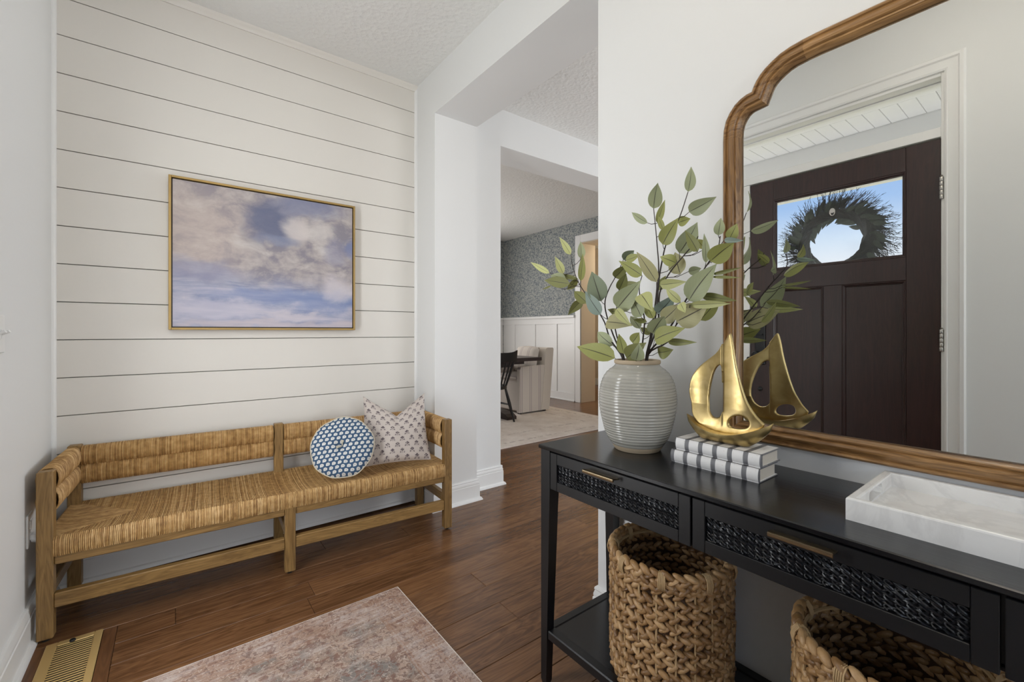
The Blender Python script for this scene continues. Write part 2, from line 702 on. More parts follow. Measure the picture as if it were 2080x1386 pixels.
# painting
g = G('cloud_painting', .6)
u, w, _ = g.sep(g.tc('UV'))
uvv = g.comb(u, w, 0.0)
nz = g.noise(g.map(uvv, (4, 5, 1)), 1.0, 5, .6, .3, out=1)
nx, ny, _z = g.sep(nz)
uu = g.add(u, g.mul(g.sub(nx, .5), .20))
ww = g.add(w, g.mul(g.sub(ny, .5), .22))


def pblob(cx, cy, rx, ry, soft=.5):
    a = g.op('DIVIDE', g.sub(uu, cx), rx)
    b = g.op('DIVIDE', g.sub(ww, cy), ry)
    d = g.op('SQRT', g.add(g.mul(a, a), g.mul(b, b)))
    return g.sub(1.0, g.step(d, 1.0 - soft, 1.0 + soft))


cl = g.noise(g.map(uvv, (6, 7.5, 1), (3, 1, 0)), 1.0, 6, .60, .7)
puff = g.voro(g.map(nz, (2.2, 2.6, 1), (0, 0, 0)), 1.6)
cl = g.add(g.mul(cl, .75), g.mul(g.sub(.55, puff), .30), .03)
c = g.ramp(cl, [(.26, (.27, .25, .29)), (.38, (.42, .375, .375)), (.50, (.53, .49, .475)), (.64, (.64, .61, .605))])
warm = pblob(.10, .66, .24, .30, .7)
c = g.mix(g.mul(warm, .45), c, (.60, .49, .43))
strk = g.noise(g.map(uvv, (3, 16, 1), (1, 5, 0)), 1.0, 5, .6, .5)
low = g.sub(1.0, g.step(g.add(ww, g.mul(g.sub(u, .5), .10)), .22, .46))
lowc = g.ramp(strk, [(.34, (.21, .26, .44)), (.5, (.40, .42, .56)), (.66, (.62, .58, .66))])
c = g.mix(g.mul(low, .85), c, lowc)
c = g.mix(g.mul(pblob(.50, .80, .13, .16), .9), c, (.125, .145, .245))
c = g.mix(g.mul(pblob(.72, .96, .20, .08), .8), c, (.22, .24, .36))
c = g.mix(g.mul(pblob(.53, .67, .10, .05), .5), c, (.26, .30, .44))
c = g.mix(g.mul(pblob(.88, .60, .07, .10), .55), c, (.30, .30, .42))
c = g.mix(g.mul(pblob(1.0, .66, .05, .07), .8), c, (.20, .24, .42))
c = g.mix(g.mul(pblob(.84, .20, .26, .07), .75), c, (.20, .27, .48))
c = g.mix(g.mul(pblob(.45, .23, .28, .05), .7), c, (.22, .28, .48))
c = g.mix(g.mul(pblob(.12, .40, .20, .07), .6), c, (.27, .28, .42))
c = g.mix(g.mul(pblob(.20, .12, .26, .06), .7), c, (.60, .57, .66))
c = g.mix(g.mul(pblob(.62, .10, .18, .03), .7), c, (.62, .57, .62))
c = g.mix(g.mul(pblob(.90, .30, .09, .10), .7), c, (.66, .61, .65))
c = g.mix(g.mul(pblob(.62, .78, .08, .09), .8), c, (.66, .60, .58))
c = g.mix(g.mul(pblob(.80, .78, .09, .08), .6), c, (.66, .62, .60))
c = g.mix(g.mul(pblob(.60, .02, .7, .035), .6), c, (.60, .52, .54))
g.color(c)
g.bump(g.noise(g.map(uvv, (150, 110, 1)), 1.0, 3), .25, .002)
M['canvas'] = g.m


def lattice(g, u, w, nu, nv):
    """staggered cells: returns local cell coordinates"""
    b = g.mul(w, nv)
    row = g.op('FLOOR', b)
    q = g.sub(g.op('FRACT', b), .5)
    sh = g.mul(g.op('MODULO', row, 2.0), .5)
    p = g.sub(g.op('FRACT', g.add(g.mul(u, nu), sh)), .5)
    return p, q


def dot(g, p, q, cx, cy, rx, ry=None, soft=.25):
    ry = ry or rx
    a = g.op('DIVIDE', g.sub(p, cx), rx)
    b = g.op('DIVIDE', g.sub(q, cy), ry)
    d = g.add(g.mul(a, a), g.mul(b, b))
    return g.sub(1.0, g.step(d, 1 - soft, 1 + soft))


g = G('block_print_linen', .9)
u, w, _ = g.sep(g.tc('UV'))
p, q = lattice(g, u, w, 7.0, 11.0)
parts = [dot(g, p, q, 0, .30, .10, .13), dot(g, p, q, -.11, .17, .10, .13), dot(g, p, q, .11, .17, .10, .13),
         dot(g, p, q, 0, .05, .07, .10), dot(g, p, q, 0, -.15, .022, .26), dot(g, p, q, -.16, -.12, .10, .06),
         dot(g, p, q, .16, -.12, .10, .06), dot(g, p, q, -.19, -.27, .09, .06), dot(g, p, q, .19, -.27, .09, .06)]
f = parts[0]
for k in parts[1:]: f = g.op('MAXIMUM', f, k)
vt = g.noise(g.tc(), 130, 3)
f = g.mul(f, g.step(vt, .28, .5))
c = g.mix(g.noise(g.tc(), 14, 4), (.52, .455, .41), (.60, .535, .49))
g.color(g.mix(g.mul(f, .92), c, (.085, .062, .075)))
g.bump(g.noise(g.tc(), 700, 2), .35, .001)
M['linen'] = g.m

g = G('indigo_block_print', .9)
u, w, _ = g.sep(g.tc('UV'))
p, q = lattice(g, u, w, 11.0, 15.0)
wh = g.op('MAXIMUM', dot(g, p, q, 0.02, .03, .33, .37), dot(g, p, q, -.20, -.22, .14, .14))
inn = dot(g, p, q, 0.02, .05, .13, .16)
f = g.step(g.noise(g.tc(), 320, 2), .30, .55)
c = g.mix(wh, (.040, .088, .165), (.68, .68, .65))
g.color(g.mix(g.mul(inn, g.mul(f, .55)), c, (.22, .22, .24)))
g.bump(g.noise(g.tc(), 700, 2), .35, .001)
M['indigo'] = g.m
M['piping'] = plain('cream_piping', (.62, .55, .43), .9)
M['tassel'] = plain('cream_tassel', (.56, .52, .42), .95, bump=(400, .5, .002))

def stripes(cushion):
    g = G('striped_upholstery', .95)
    x, y, z = g.sep(g.tc())
    k = g.op('FRACT', g.mul(y if cushion else x, 6.2))
    s1 = g.mul(g.step(k, .30, .315), g.sub(1.0, g.step(k, .35, .365)))
    s2 = g.mul(g.step(k, .49, .505), g.sub(1.0, g.step(k, .54, .555)))
    s3 = g.mul(g.mul(g.step(k, .40, .405), g.sub(1.0, g.step(k, .435, .44))), .35)
    f = g.op('MAXIMUM', g.op('MAXIMUM', s1, s2), s3)
    g.color(g.mix(g.mul(f, .8), (.62, .56, .50), (.30, .24, .25)))
    return g.m


M['stripe'] = stripes(False)
M['stripe_y'] = stripes(True)
M['dark_wood'] = wood('espresso_wood', (.012, .006, .005), (.034, .016, .012), .35, 1.0, 0, .05, .2)
M['black_wood'] = plain('black_chair_wood', (.012, .011, .011), .35)

g = G('floral_wallpaper', .8)
v = g.tc()
n1 = g.noise(v, 34, 4, .65, 1.6)
n2 = g.voro(v, 42)
f = g.add(g.mul(n1, .8), g.mul(n2, .35))
g.color(g.ramp(f, [(.42, (.115, .140, .165)), (.53, (.215, .245, .26)), (.64, (.40, .41, .385))]))
M['wallpaper'] = g.m
M['lawn'] = plain('winter_lawn', (.16, .15, .07), .95, var=.3)
M['concrete'] = plain('porch_concrete', (.58, .57, .55), .85, var=.1)

# ---------------------------------------------------------------- the setting
XL, XR, YS = -.409, 1.285, 2.705      # door wall, mirror wall, shiplap wall
ZC, ZH = 2.734, 2.465                 # ceiling, headers
X2 = 1.595                            # far side of the thick mirror wall
ID3 = lambda a, b, h: (a, b, h)


def shell(name, boxes, m, label, cat=None):
    mb = MB()
    for b in boxes: mb.box(*b)
    return structure(mb.build(name, m), label, cat)


floor = shell('floor', [(-.56, 7.2, -3.1, 7.0, -.10, -.012)], M['floor'], 'dark walnut plank floor running through the hall')
SEAM = 2.226
rowi = 0
fixed = {0: .010, 2: .445}
y = SEAM - .128 * 24
while y < 6.75:
    k = round((SEAM - y) / .128) - 1          # row number counted from the seam behind the bench
    y0, y1 = y, y + .128
    segs = []
    if y1 <= YS + .02:
        xs0, xs1 = XL + .005, 6.45
    else:
        xs0, xs1 = 1.62, 6.9
    x = xs0 + R.uniform(.3, 1.5)
    cuts = [xs0]
    if k in fixed:
        x = fixed[k]
    while x < xs1 - .3:
        cuts.append(x)
        x += R.uniform(1.3, 2.3)
    cuts.append(xs1)
    for a, b in zip(cuts, cuts[1:]):
        ya, yb = y0 + .0005, min(y1, YS if y1 <= YS + .02 else 9) - .0005
        if a < -.16 and 1.8 < (ya + yb) / 2 < 2.22:
            a = -.163                            # cut short at the wood border of the floor vent
        mb = MB().box(a + .0005, b - .0005, ya, yb, -.012, 0, .0016)
        o = mb.build('plank', M['floor'], floor)
    y += .128
mb = MB()
# wood border around the vent
for bx in ((-.2025, -.1635, 1.8425, 2.2255), (-.392, -.352, 1.8425, 2.2255), (-.3515, -.203, 1.8425, 1.860)):
    o = MB().box(bx[0], bx[1], bx[2], bx[3], -.012, 0, .0014).build('border_plank', M['floor_y'], floor)

shell('ceiling', [(-.56, 6.75, -3.1, 2.865, ZC, ZC + .06)], M['ceiling'], 'off-white textured ceiling of the hall')
shell('ceiling_dining', [(1.45, 7.2, 2.6, 7.0, 2.845, 2.9)], M['ceiling'], 'white ceiling of the dining room')

# door wall (with an opening for door, sidelight and transom)
DY0, DY1, DZ = .403, 1.800, 2.375
wall_left = shell('wall_left', [(-.56, XL, -3.1, -2.0, 0, 2.8), (-.56, XL, -.5, DY0, 0, 2.8), (-.56, XL, -2.0, -.5, 0, .65), (-.56, XL, -2.0, -.5, 2.25, 2.8), (-.56, XL, DY1, 2.865, 0, 2.8), (-.56, XL, DY0, DY1, DZ, 2.8)],
                  M['wall'], 'pale painted wall around the front door')
# shiplap wall
wall_back = shell('wall_back', [(XL, XR, YS + .016, 2.865, 0, 2.8)], M['gap'], 'white shiplap wall behind the bench')
zs = [.0]
z = 1.074 - .1655 * 6
gaps = [1.074 + .1655 * k for k in range(-5, 10)]
edges = [.08] + [z for z in gaps if z > .1] + [ZC]
for a, b in zip(edges, edges[1:]):
    MB().box(XL + .004, XR - .004, YS, YS + .016, a + .0018, b - .0018, .0012).build('board', M['shiplap'], wall_back)
# pier, opening header, mirror wall
shell('wall_pier', [(XR, X2, 2.445, 2.865, 0, 2.8)], M['wall'], 'white square pier between shiplap and opening')
shell('wall_header', [(XR, X2, 1.125, 2.445, ZH, 2.8)], M['wall'], 'thick header over the hall opening')
shell('wall_right', [(XR, X2, -3.1, 1.125, 0, 2.8)], M['wall'], 'white wall holding the mirror')
shell('wall_hall', [(X2, 1.893, 2.585, 2.865, 0, 2.9), (1.893, 4.2, 2.585, 2.865, ZH, 2.9), (4.2, 6.75, 2.585, 2.865, 0, 2.9)],
      M['wall'], 'white wall with the dining room opening')
# rooms out of the picture that carry the windows
wall_east = shell('wall_east', [(6.6, 6.75, -3.1, -.4, 0, 2.8), (6.6, 6.75, 2.3, 2.865, 0, 2.8), (6.6, 6.75, -.4, 2.3, 0, .55), (6.6, 6.75, -.4, 2.3, 2.35, 2.8)],
                  M['wall'], 'great room wall with a wide window')
wall_south = shell('wall_south', [(-.56, -.25, -3.2, -3.05, 0, 2.8), (1.15, 2.6, -3.2, -3.05, 0, 2.8), (5.2, 6.75, -3.2, -3.05, 0, 2.8),
                                  (-.25, 1.15, -3.2, -3.05, 0, .45), (-.25, 1.15, -3.2, -3.05, 2.4, 2.8),
                                  (2.6, 5.2, -3.2, -3.05, 0, .55), (2.6, 5.2, -3.2, -3.05, 2.35, 2.8)], M['wall'], 'wall behind the camera with windows')
for k, (ax, c, a0, a1, z0, z1) in enumerate((('x', 6.66, -.4, 2.3, .55, 2.35), ('y', -3.13, -.25, 1.15, .45, 2.4), ('y', -3.13, 2.6, 5.2, .55, 2.35), ('x', -.52, -2.0, -.5, .65, 2.25))):  # the last one is an added window in the door wall, for its light
    def wb(mb, p0, p1, q0, q1, t):
        if ax == 'x': mb.box(c - t, c + t, p0, p1, q0, q1)
        else: mb.box(p0, p1, c - t, c + t, q0, q1)
    mb = MB()
    for bx in ((a0, a0 + .05, z0, z1), (a1 - .05, a1, z0, z1), (a0, a1, z0, z0 + .05), (a0, a1, z1 - .05, z1), ((a0 + a1) / 2 - .02, (a0 + a1) / 2 + .02, z0, z1)):
        wb(mb, *bx, .03)
    w = structure(mb.build('window_%d' % (k + 1), M['trim']), 'white framed window outside the picture')
    pn = MB()
    wb(pn, a0 + .05, a1 - .05, z0 + .05, z1 - .05, .003)
    pn.build('pane', M['glass'], w)

# dining room
XE = 5.05
wall_dining = shell('wall_dining', [(XE, 5.37, 4.775, 7.0, 0, 2.9), (XE, 5.37, 2.6, 3.85, 0, 2.9), (XE, 5.37, 3.85, 4.775, 2.50, 2.9)],
                    M['wallpaper'], 'dining room wall with grey blue floral wallpaper')
shell('wall_dining_far', [(1.45, XE, 6.79, 7.0, 0, 2.9)], M['wallpaper'], 'far dining room wall with floral wallpaper')
shell('wall_dining_near', [(1.45, 1.60, 2.865, 7.0, 0, 2.9)], M['wall'], 'dining room wall hidden behind the pier')
shell('wall_beyond', [(7.0, 7.2, 2.6, 7.0, 0, 2.9), (5.37, 7.0, 6.9, 7.0, 0, 2.9), (5.37, 7.0, 2.865, 2.9, 0, 2.9)], M['beige'], 'warm beige wall of the room past the dining room')
wains = structure(MB().box(XE - .008, XE, 4.885, 6.79, 0, 1.30).build('trim_1', M['trim']), 'white panelled wainscot below the floral wallpaper')
for yy in (4.885, 5.294, 5.842, 6.42):
    MB().box(XE - .022, XE - .008, yy, yy + .075, .13, 1.235, .002).build('stile', M['trim'], wains)
MB().box(XE - .022, XE - .008, 4.885, 6.79, 1.235, 1.33, .002).build('rail', M['trim'], wains)
MB().box(XE - .045, XE, 4.885, 6.79, 1.33, 1.374, .006).build('chair_rail', M['trim'], wains)
MB().box(XE - .026, XE - .008, 4.885, 6.79, 0, .13, .003).build('base_rail', M['trim'], wains)
MB().box(XE - .040, XE - .026, 4.885, 6.79, 0, .022, .004).build('shoe_mould', M['trim'], wains)
w2 = structure(MB().box(1.60, XE - .03, 6.782, 6.79, 0, 1.30).build('trim_2', M['trim']), 'white wainscot on the far dining wall')
MB().box(1.60, XE - .03, 6.745, 6.79, 1.33, 1.374, .006).build('chair_rail', M['trim'], w2)
MB().box(1.60, XE - .03, 6.768, 6.782, 1.235, 1.33, .002).build('rail', M['trim'], w2)
for xx in (4.3, 4.85): MB().box(xx, xx + .075, 6.768, 6.782, .13, 1.235, .002).build('stile', M['trim'], w2)
dc = structure(MB().box(XE - .018, XE, 4.775, 4.885, 0, 2.62, .003).build('trim_3', M['trim']), 'white casing around the dining room doorway')
MB().box(XE - .018, XE, 3.76, 4.775, 2.50, 2.62, .003).build('head_casing', M['trim'], dc)
MB().box(XE - .0, 5.37, 4.765, 4.775, 0, 2.50).build('jamb', M['beige'], dc)
MB().box(XE - .0, 5.37, 3.85, 4.765, 2.49, 2.50).build('head_jamb', M['beige'], dc)
MB().box(6.984, 7.0, 2.9, 6.9, 0, .14, .003).build('far_baseboard', M['trim'], dc)

# trims of the hall
BP = [(0, 0), (.030, 0), (.029, .008), (.024, .016), (.016, .020), (.015, .024), (.015, .098), (.012, .101), (.013, .106), (.013, .112), (.010, .122), (.009, .126), (.011, .130), (.009, .137), (0, .139)]
path = [(1.893, 2.865), (1.893, 2.585), (X2, 2.585), (X2, 2.445), (XR, 2.445), (XR, YS), (XL, YS), (XL, 1.875)]
for nm, a, b, lb in (('baseboard_hall', 0, 2, 'white moulded baseboard beside the dining opening'), ('baseboard_pier', 2, 5, 'white moulded baseboard around the pier'),
                     ('baseboard_back', 5, 6, 'white baseboard under the shiplap'), ('baseboard_left', 6, 7, 'white moulded baseboard along the door wall')):
    structure(MB().sweep(path, BP, ID3, i0=a, i1=b).build(nm, M['trim'], smooth=True, angle=30), lb)
path = [(XR, -3.05), (XR, 1.125), (X2, 1.125), (X2, -3.05)]
structure(MB().sweep(path, BP, ID3).build('baseboard_right', M['trim'], smooth=True, angle=30), 'white moulded baseboard under the mirror wall')
structure(MB().sweep([(XL, .33), (XL, -3.05)], BP, ID3).build('baseboard_door', M['trim'], smooth=True, angle=30), 'white baseboard past the front door')
# cove along the top and quarter rounds in the corners of the shiplap
q = [(0, 0), (.026, 0), (.025, -.006), (.020, -.012), (.014, -.018), (.009, -.026), (.008, -.032), (0, -.032)]
structure(MB().sweep([(XR, YS), (XL, YS)], q, lambda a, b, h: (a, b, ZC + h)).build('trim_4', M['shiplap'], smooth=True, angle=40), 'small cove moulding between shiplap and ceiling')
for nm, cx, sg in (('trim_5', XL, 1), ('trim_6', XR, -1)):
    pr = [(0, 0)] + [(sg * .014 * math.cos(t * PI / 12), -.014 * math.sin(t * PI / 12)) for t in range(7)]
    mb = MB()
    n = len(pr)
    mb.add([(cx + a, YS + b, z) for z in (.139, ZC - .005) for a, b in pr], [tuple(range(n)), tuple(range(n, 2 * n))] + [(i, (i + 1) % n, n + (i + 1) % n, n + i) for i in range(n)])
    structure(mb.build(nm, M['trim'], smooth=True, angle=40), 'quarter round moulding in the shiplap corner')

# ---------------------------------------------------------------- front door (seen in the mirror)
CP = [(0, 0), (0, .009), (.010, .013), (.014, .009), (.056, .012), (.064, .019), (.080, .020), (.088, .013), (.088, 0)]
cas = structure(MB().sweep([(.404, 0), (.404, 2.378), (1.798, 2.378), (1.798, 0)], [(o_ * .84, h_) for o_, h_ in CP], lambda a, b, h: (XL + h, a, b)).build('trim_7', M['trim'], smooth=True, angle=30), 'moulded white casing around the front door')
jf = MB()
for b in ((.403, .417, 0, DZ), (1.778, 1.800, 0, DZ), (1.318, 1.400, 0, 2.062), (.417, 1.778, 2.064, 2.112), (.417, 1.778, 2.360, DZ), (1.400, 1.778, 0, .32)):
    jf.box(-.545, XL - .001, b[0], b[1], b[2], b[3], .002)
jamb = structure(jf.build('trim_8', M['trim']), 'white door jamb with sidelight and transom frames')
win = structure(MB().box(-.487, -.483, .417, 1.778, 2.112, 2.360).build('window_5', M['glass']), 'clear transom pane over the front door')
for b in ((.417, .425, 2.112, 2.360), (1.770, 1.778, 2.112, 2.360), (.425, 1.770, 2.112, 2.119), (.425, 1.770, 2.353, 2.360)):
    MB().box(-.497, -.473, b[0], b[1], b[2], b[3], .002).build('glazing_bead', M['trim'], win)
structure(MB().box(-.487, -.483, 1.400, 1.778, .32, 2.062).build('window_6', M['glass']), 'narrow sidelight pane beside the front door')
door = structure(MB().box(-.462, -.418, .418, .549, .012, 2.058, .002).build('door_1', M['mahogany']), 'dark mahogany front door with a glazed top')
mh = M['mahogany']
MB().box(-.462, -.418, 1.178, 1.315, .012, 2.058, .002).build('stile', mh, door)
MB().box(-.462, -.418, .549, 1.178, 1.932, 2.058, .002).build('top_rail', mh, door)
MB().box(-.462, -.418, .549, 1.178, 1.374, 1.494, .002).build('lock_rail', mh, door)
MB().box(-.462, -.418, .549, 1.178, .012, .26, .002).build('bottom_rail', mh, door)
MB().box(-.462, -.418, .821, .911, .26, 1.374, .002).build('mullion', mh, door)
SP = [(0, 0), (0, -.001), (.006, -.002), (.010, -.008), (.014, -.009), (.016, -.014), (.016, -.020), (0, -.020)]
for a, b in ((.549, .821), (.911, 1.178)):
    pn = MB().box(-.446, -.434, a, b, .26, 1.374).build('panel', mh, door)
    MB().sweep([(a, .26), (b, .26), (b, 1.374), (a, 1.374)], SP, lambda p, q_, h: (-.418 + h, p, q_), closed=True).build('moulding', mh, pn)
MB().sweep([(.549, 1.494), (1.178, 1.494), (1.178, 1.932), (.549, 1.932)], SP, lambda p, q_, h: (-.418 + h, p, q_), closed=True).build('glass_moulding', mh, door)
MB().box(-.443, -.437, .549, 1.178, 1.494, 1.932).build('pane', M['glass'], door)
for zz in (1.812, 1.067, .25):
    mb = MB()
    for k in range(5):
        mb.lathe([(.0075, zz - .054 + k * .0218), (.0085, zz - .052 + k * .0218), (.0085, zz - .035 + k * .0218), (.0075, zz - .0335 + k * .0218)], (-.4085, .4150, 0), 12)
    mb.box(-.420, -.411, .408, .414, zz - .052, zz + .052)
    mb.lathe([(.002, zz + .056), (.006, zz + .060), (.002, zz + .064)], (-.4085, .4150, 0), 10)
    tag(mb.build('hinge', M['nickel'], door, smooth=True), 'satin nickel hinge')
mb = MB().box(-.418, -.406, 1.222, 1.284, .900, 1.155, .004)
lock = tag(mb.build('lock_plate', M['matte_black'], door), 'black lock plate')
MB().box(-.406, -.390, 1.232, 1.272, 1.088, 1.098, .003).build('thumb_turn', M['matte_black'], lock)
mb = MB().lathe([(.026, -.406), (.026, -.400), (.012, -.398), (.010, -.372), (.020, -.366), (.027, -.352), (.022, -.340), (.006, -.336)], (0, 1.253, .962), 24, axis='x')
mb.build('knob', M['matte_black'], lock, smooth=True)
MB().lathe([(.014, -.418), (.014, -.412), (.009, -.406), (.003, -.404)], (0, 1.255, .744), 20, axis='x').build('bolt_cover', M['matte_black'], door, smooth=True)
for zz in (1.115, .935):
    MB().lathe([(.012, -.416), (.012, -.404), (.008, -.400)], (0, 1.322, zz), 14, axis='x').build('strike_cap', M['matte_black'], door, smooth=True)
MB().box(-.54, -.41, .417, 1.778, 0, .012, .002).build('threshold', M['nickel'], door)

# porch beyond the door
sof = MB().box(-1.53, -.56, -1.2, 5.0, 2.74, 2.78).build('ceiling_porch', M['vinyl'])
structure(sof, 'white porch ceiling seen through the transom')
MB().box(-2.0, -1.52, -1.2, 5.0, 2.752, 2.78).build('backing', M['vinyl_dark'], sof)
for k in range(34):
    yy = .2935 + k * .1015
    MB().box(-1.88, -1.53, yy - .0992, yy, 2.738, 2.752, .003).build('soffit_panel', M['vinyl'], sof)
beam = structure(MB().box(-1.96, -1.885, -1.2, 5.0, 2.462, 2.77).build('trim_9', M['vinyl']), 'white porch beam seen through the transom')
MB().box(-2.44, -1.96, -1.2, 5.0, 2.462, 2.50).build('backing', M['vinyl_dark'], beam)
MB().box(-2.50, -2.435, -1.2, 5.0, 2.444, 2.80).build('fascia', M['trim'], beam)
for k in range(30):
    yy = .34 + k * .0922
    MB().box(-2.43, -1.885, yy - .0902, yy, 2.448, 2.462, .002).build('soffit_panel', M['vinyl'], beam)
shell('floor_porch', [(-2.5, -.56, -1.2, 5.0, -.12, -.03)], M['concrete'], 'concrete porch floor outside the door')
shell('ground', [(-60, -.56, -40, 40, -.5, -.15)], M['lawn'], 'lawn outside the front door')

# ---------------------------------------------------------------- bench
BENCH = (-.382, 2.255, 0)
bench = empty('rush_bench', BENCH, 'long wooden bench with woven rush seat and back along the shiplap wall', 'bench', rz=math.radians(-3.2755))
BL, BD, PW, BH = 1.628, .430, .042, .617


def bpart(nm, mb, m, parent=None, smooth=False):
    return mb.build(nm, m, parent or bench, smooth=smooth, local=True)


for nm, x0, y0, h in (('front_post', 0, 0, BH - .008), ('front_post', BL - PW, 0, BH), ('back_post', .004, BD - PW, BH + .002), ('back_post', BL - PW - .004, BD - PW, BH + .002), ('back_post', .786, BD - PW, BH + .004), ('front_leg', .789, .002, .304)):
    o = bpart(nm, MB().box(x0, x0 + PW + .002, y0, y0 + PW, .010, h, .003), M['oak'])
    mb = MB().lathe([(.011, 0), (.012, .004), (.012, .011)], (x0 + PW / 2, y0 + PW / 2, 0), 14)
    bpart('glide', mb, M['rubber'], o)
for x0, x1 in ((PW + .002, .789), (.833, BL - PW)):
    bpart('front_stretcher', MB().box(x0, x1, .006, .036, .114, .166, .003), M['oak_x'])
    bpart('seat_rail', MB().box(x0, x1, .010, .038, .268, .330, .003), M['oak_x'])
    bpart('back_rail', MB().box(x0, x1, BD - .034, BD - .008, .268, .330, .003), M['oak_x'])
for x0 in (.006, .796, BL - .036):
    bpart('side_stretcher', MB().box(x0, x0 + .030, PW, BD - PW, .150, .195, .003), M['oak_y'])
    bpart('side_rail', MB().box(x0, x0 + .030, PW, BD - PW, .268, .330, .003), M['oak_y'])

# woven seat: every cord is a strand of its own, laid over the rails with mitred ends
ZT = .366


def seatz(y):
    t = max(0, min(1, y / BD))
    return ZT - .015 * math.sin(PI * t) ** 1.2


def fascia(y):     # path of one cord from the front bottom over the seat to the back
    return [(.030, .300), (.006, .302), (.000, .320), (.0005, .345), (.004, .358), (.014, ZT + .0015)]


rs = random.Random(3)
mb = MB()
pitch = .0056
n = int((BL - 2 * PW) / pitch)
APX = .245
for i in range(n + 1):
    x = PW + .003 + i * pitch
    r = pitch * rs.uniform(.50, .64)
    jit = lambda: rs.uniform(-.0007, .0007)
    e = min(x - PW, BL - PW - x)
    f = min(1.0, e / (APX - PW))
    yf = .035 + f * (BD / 2 - .035)
    front = [(x + jit(), a, b) for a, b in fascia(0)]
    back = [(x + jit(), BD - a, b) for a, b in fascia(0)][::-1]
    if f >= 1:
        mid = [(x + jit(), BD * k / 8, seatz(BD * k / 8) + jit() * .6) for k in range(1, 8)]
        mb.tube(front + mid + back, r, 5, False)
    else:
        m1 = [(x + jit(), .014 + (yf - .014) * k / 3, seatz(.014 + (yf - .014) * k / 3)) for k in range(1, 4)]
        mb.tube(front + m1 + [(x, yf + .004, seatz(yf) - .008)], r, 5, False)
        m2 = [(x + jit(), BD - p[1], p[2]) for p in m1][::-1]
        mb.tube([(x, BD - yf - .004, seatz(yf) - .008)] + m2 + back, r, 5, False)
yy = PW + .004
while yy < BD - PW:
    r = pitch * rs.uniform(.50, .64)
    e = min(yy, BD - yy) - .035
    xe = PW + max(.0, e / (BD / 2 - .035)) * (APX - PW)
    for sgn in (0, 1):
        P = [(.034, .304), (.006, .306), (.002, .330), (.006, .356), (.016, ZT)] + [(.016 + (xe - .016) * k / 4, seatz(yy) + .0012) for k in range(1, 5)] + [(xe + .004, seatz(yy) - .008)]
        if sgn: P = [(BL - a, b) for a, b in P]
        mb.tube([(a, yy + rs.uniform(-.0006, .0006), b) for a, b in P], r, 5, False)
    yy += pitch
# solid core under the cords
mb2 = MB().box(.006, BL - .006, .006, BD - .006, .316, .346)
o = bpart('woven_seat', mb, M['rush'], smooth=True)
stuff(o)
tag(o, 'honey coloured woven rush seat')
bpart('seat_core', mb2, M['rush'])


def rolls(pts, n0, n1, axis, c, w):
    """two padded rolls wrapped with cord; axis x: along the back, axis y: along an arm"""
    mb = MB()
    k = n0
    lo, hi = .452, .613
    mid = (lo + hi) / 2
    while k < n1:
        r = .0030 * rs.uniform(.85, 1.1)
        fat = 1 + .03 * math.sin(k * 31) + rs.uniform(-.02, .02)
        loop = []
        for side in (1, -1):
            for cz in ((mid - .0395, mid + .0395) if side > 0 else (mid + .0395, mid - .0395)):
                for t in range(7):
                    a = (-PI / 2 + PI * (t + .5) / 7) * side
                    loop.append((side * (.22 + .78 * math.cos(a) ** .9) * w * fat if True else 0, cz + math.sin(a) * .0405))
        pts3 = []
        for a, z in loop:
            if axis == 'x': pts3.append((k, c - a, z))
            else: pts3.append((c + a, k, z))
        mb.loop_tube(pts3, r, 4)
        k += .0054
    return mb


for a, b in ((PW + .006, .784), (.832, BL - PW - .006)):
    core = MB().box(a, b, BD - .036, BD - .010, .470, .600)
    bpart('back_core', core, M['rush'])
    stuff(bpart('woven_back', rolls(None, a + .002, b - .001, 'x', BD - .024, .029), M['rush'], smooth=True))
for c in (.021, BL - .021):
    bpart('arm_core', MB().box(c - .012, c + .012, PW, BD - PW, .470, .600), M['rush'])
    stuff(bpart('woven_arm', rolls(None, PW + .004, BD - PW - .003, 'y', c, .029), M['rush'], smooth=True))

# cushions on the bench (bench coordinates turned into world)
BM = Matrix.Translation(Vector(BENCH)) @ Matrix.Rotation(math.radians(-3.2755), 4, 'Z')


def bilin(c, u, v):
    return c[0] * (1 - u) * (1 - v) + c[1] * u * (1 - v) + c[2] * (1 - u) * v + c[3] * u * v


PC = [BM @ Vector(p) for p in ((1.155, .130, .392), (1.530, .060, .392), (1.222, .300, .742), (1.556, .215, .750))]
pn_ = ((PC[1] - PC[0]).cross(PC[2] - PC[0])).normalized()      # towards the hall
if pn_.y > 0: pn_ = -pn_
pup = ((PC[2] + PC[3]) / 2 - (PC[0] + PC[1]) / 2).normalized()


def pillow_pt(u, v, side):
    a, b = 2 * u - 1, 2 * v - 1
    uu = .5 + .5 * a * (1 - .07 * (1 - b * b) * abs(a))
    vv = .5 + .5 * b * (1 - .05 * (1 - a * a) * abs(b))
    p = bilin(PC, uu, vv)
    chop = (1 - abs(a - .02) ** .95) * max(0, v) ** 2.4
    p = p - pup * (.125 * chop)
    th = .068 * (max(0, (1 - a * a) * (1 - b * b))) ** .42
    crease = math.exp(-((a - .02) / .10) ** 2) * max(0, v - .45) * .9
    th *= (1 - .55 * crease)
    wr = .004 * math.sin(14 * b + 5 * a) * max(0, a) ** 2 * (1 - abs(b)) + .003 * math.sin(9 * a + 3) * (1 - abs(a))
    return p + pn_ * ((th + wr * (th > .01)) * side)


mb = MB()
mb.grid(lambda u, v: pillow_pt(u, v, 1), 36, 36, uv=True)
mb.grid(lambda u, v: pillow_pt(u, v, -.72), 36, 36, uv=True)
pil = mb.build('square_pillow', M['linen'], smooth=True, angle=80, fix=False)
tag(pil, 'square cream pillow with small grey flower print, dented at the top', 'pillow')

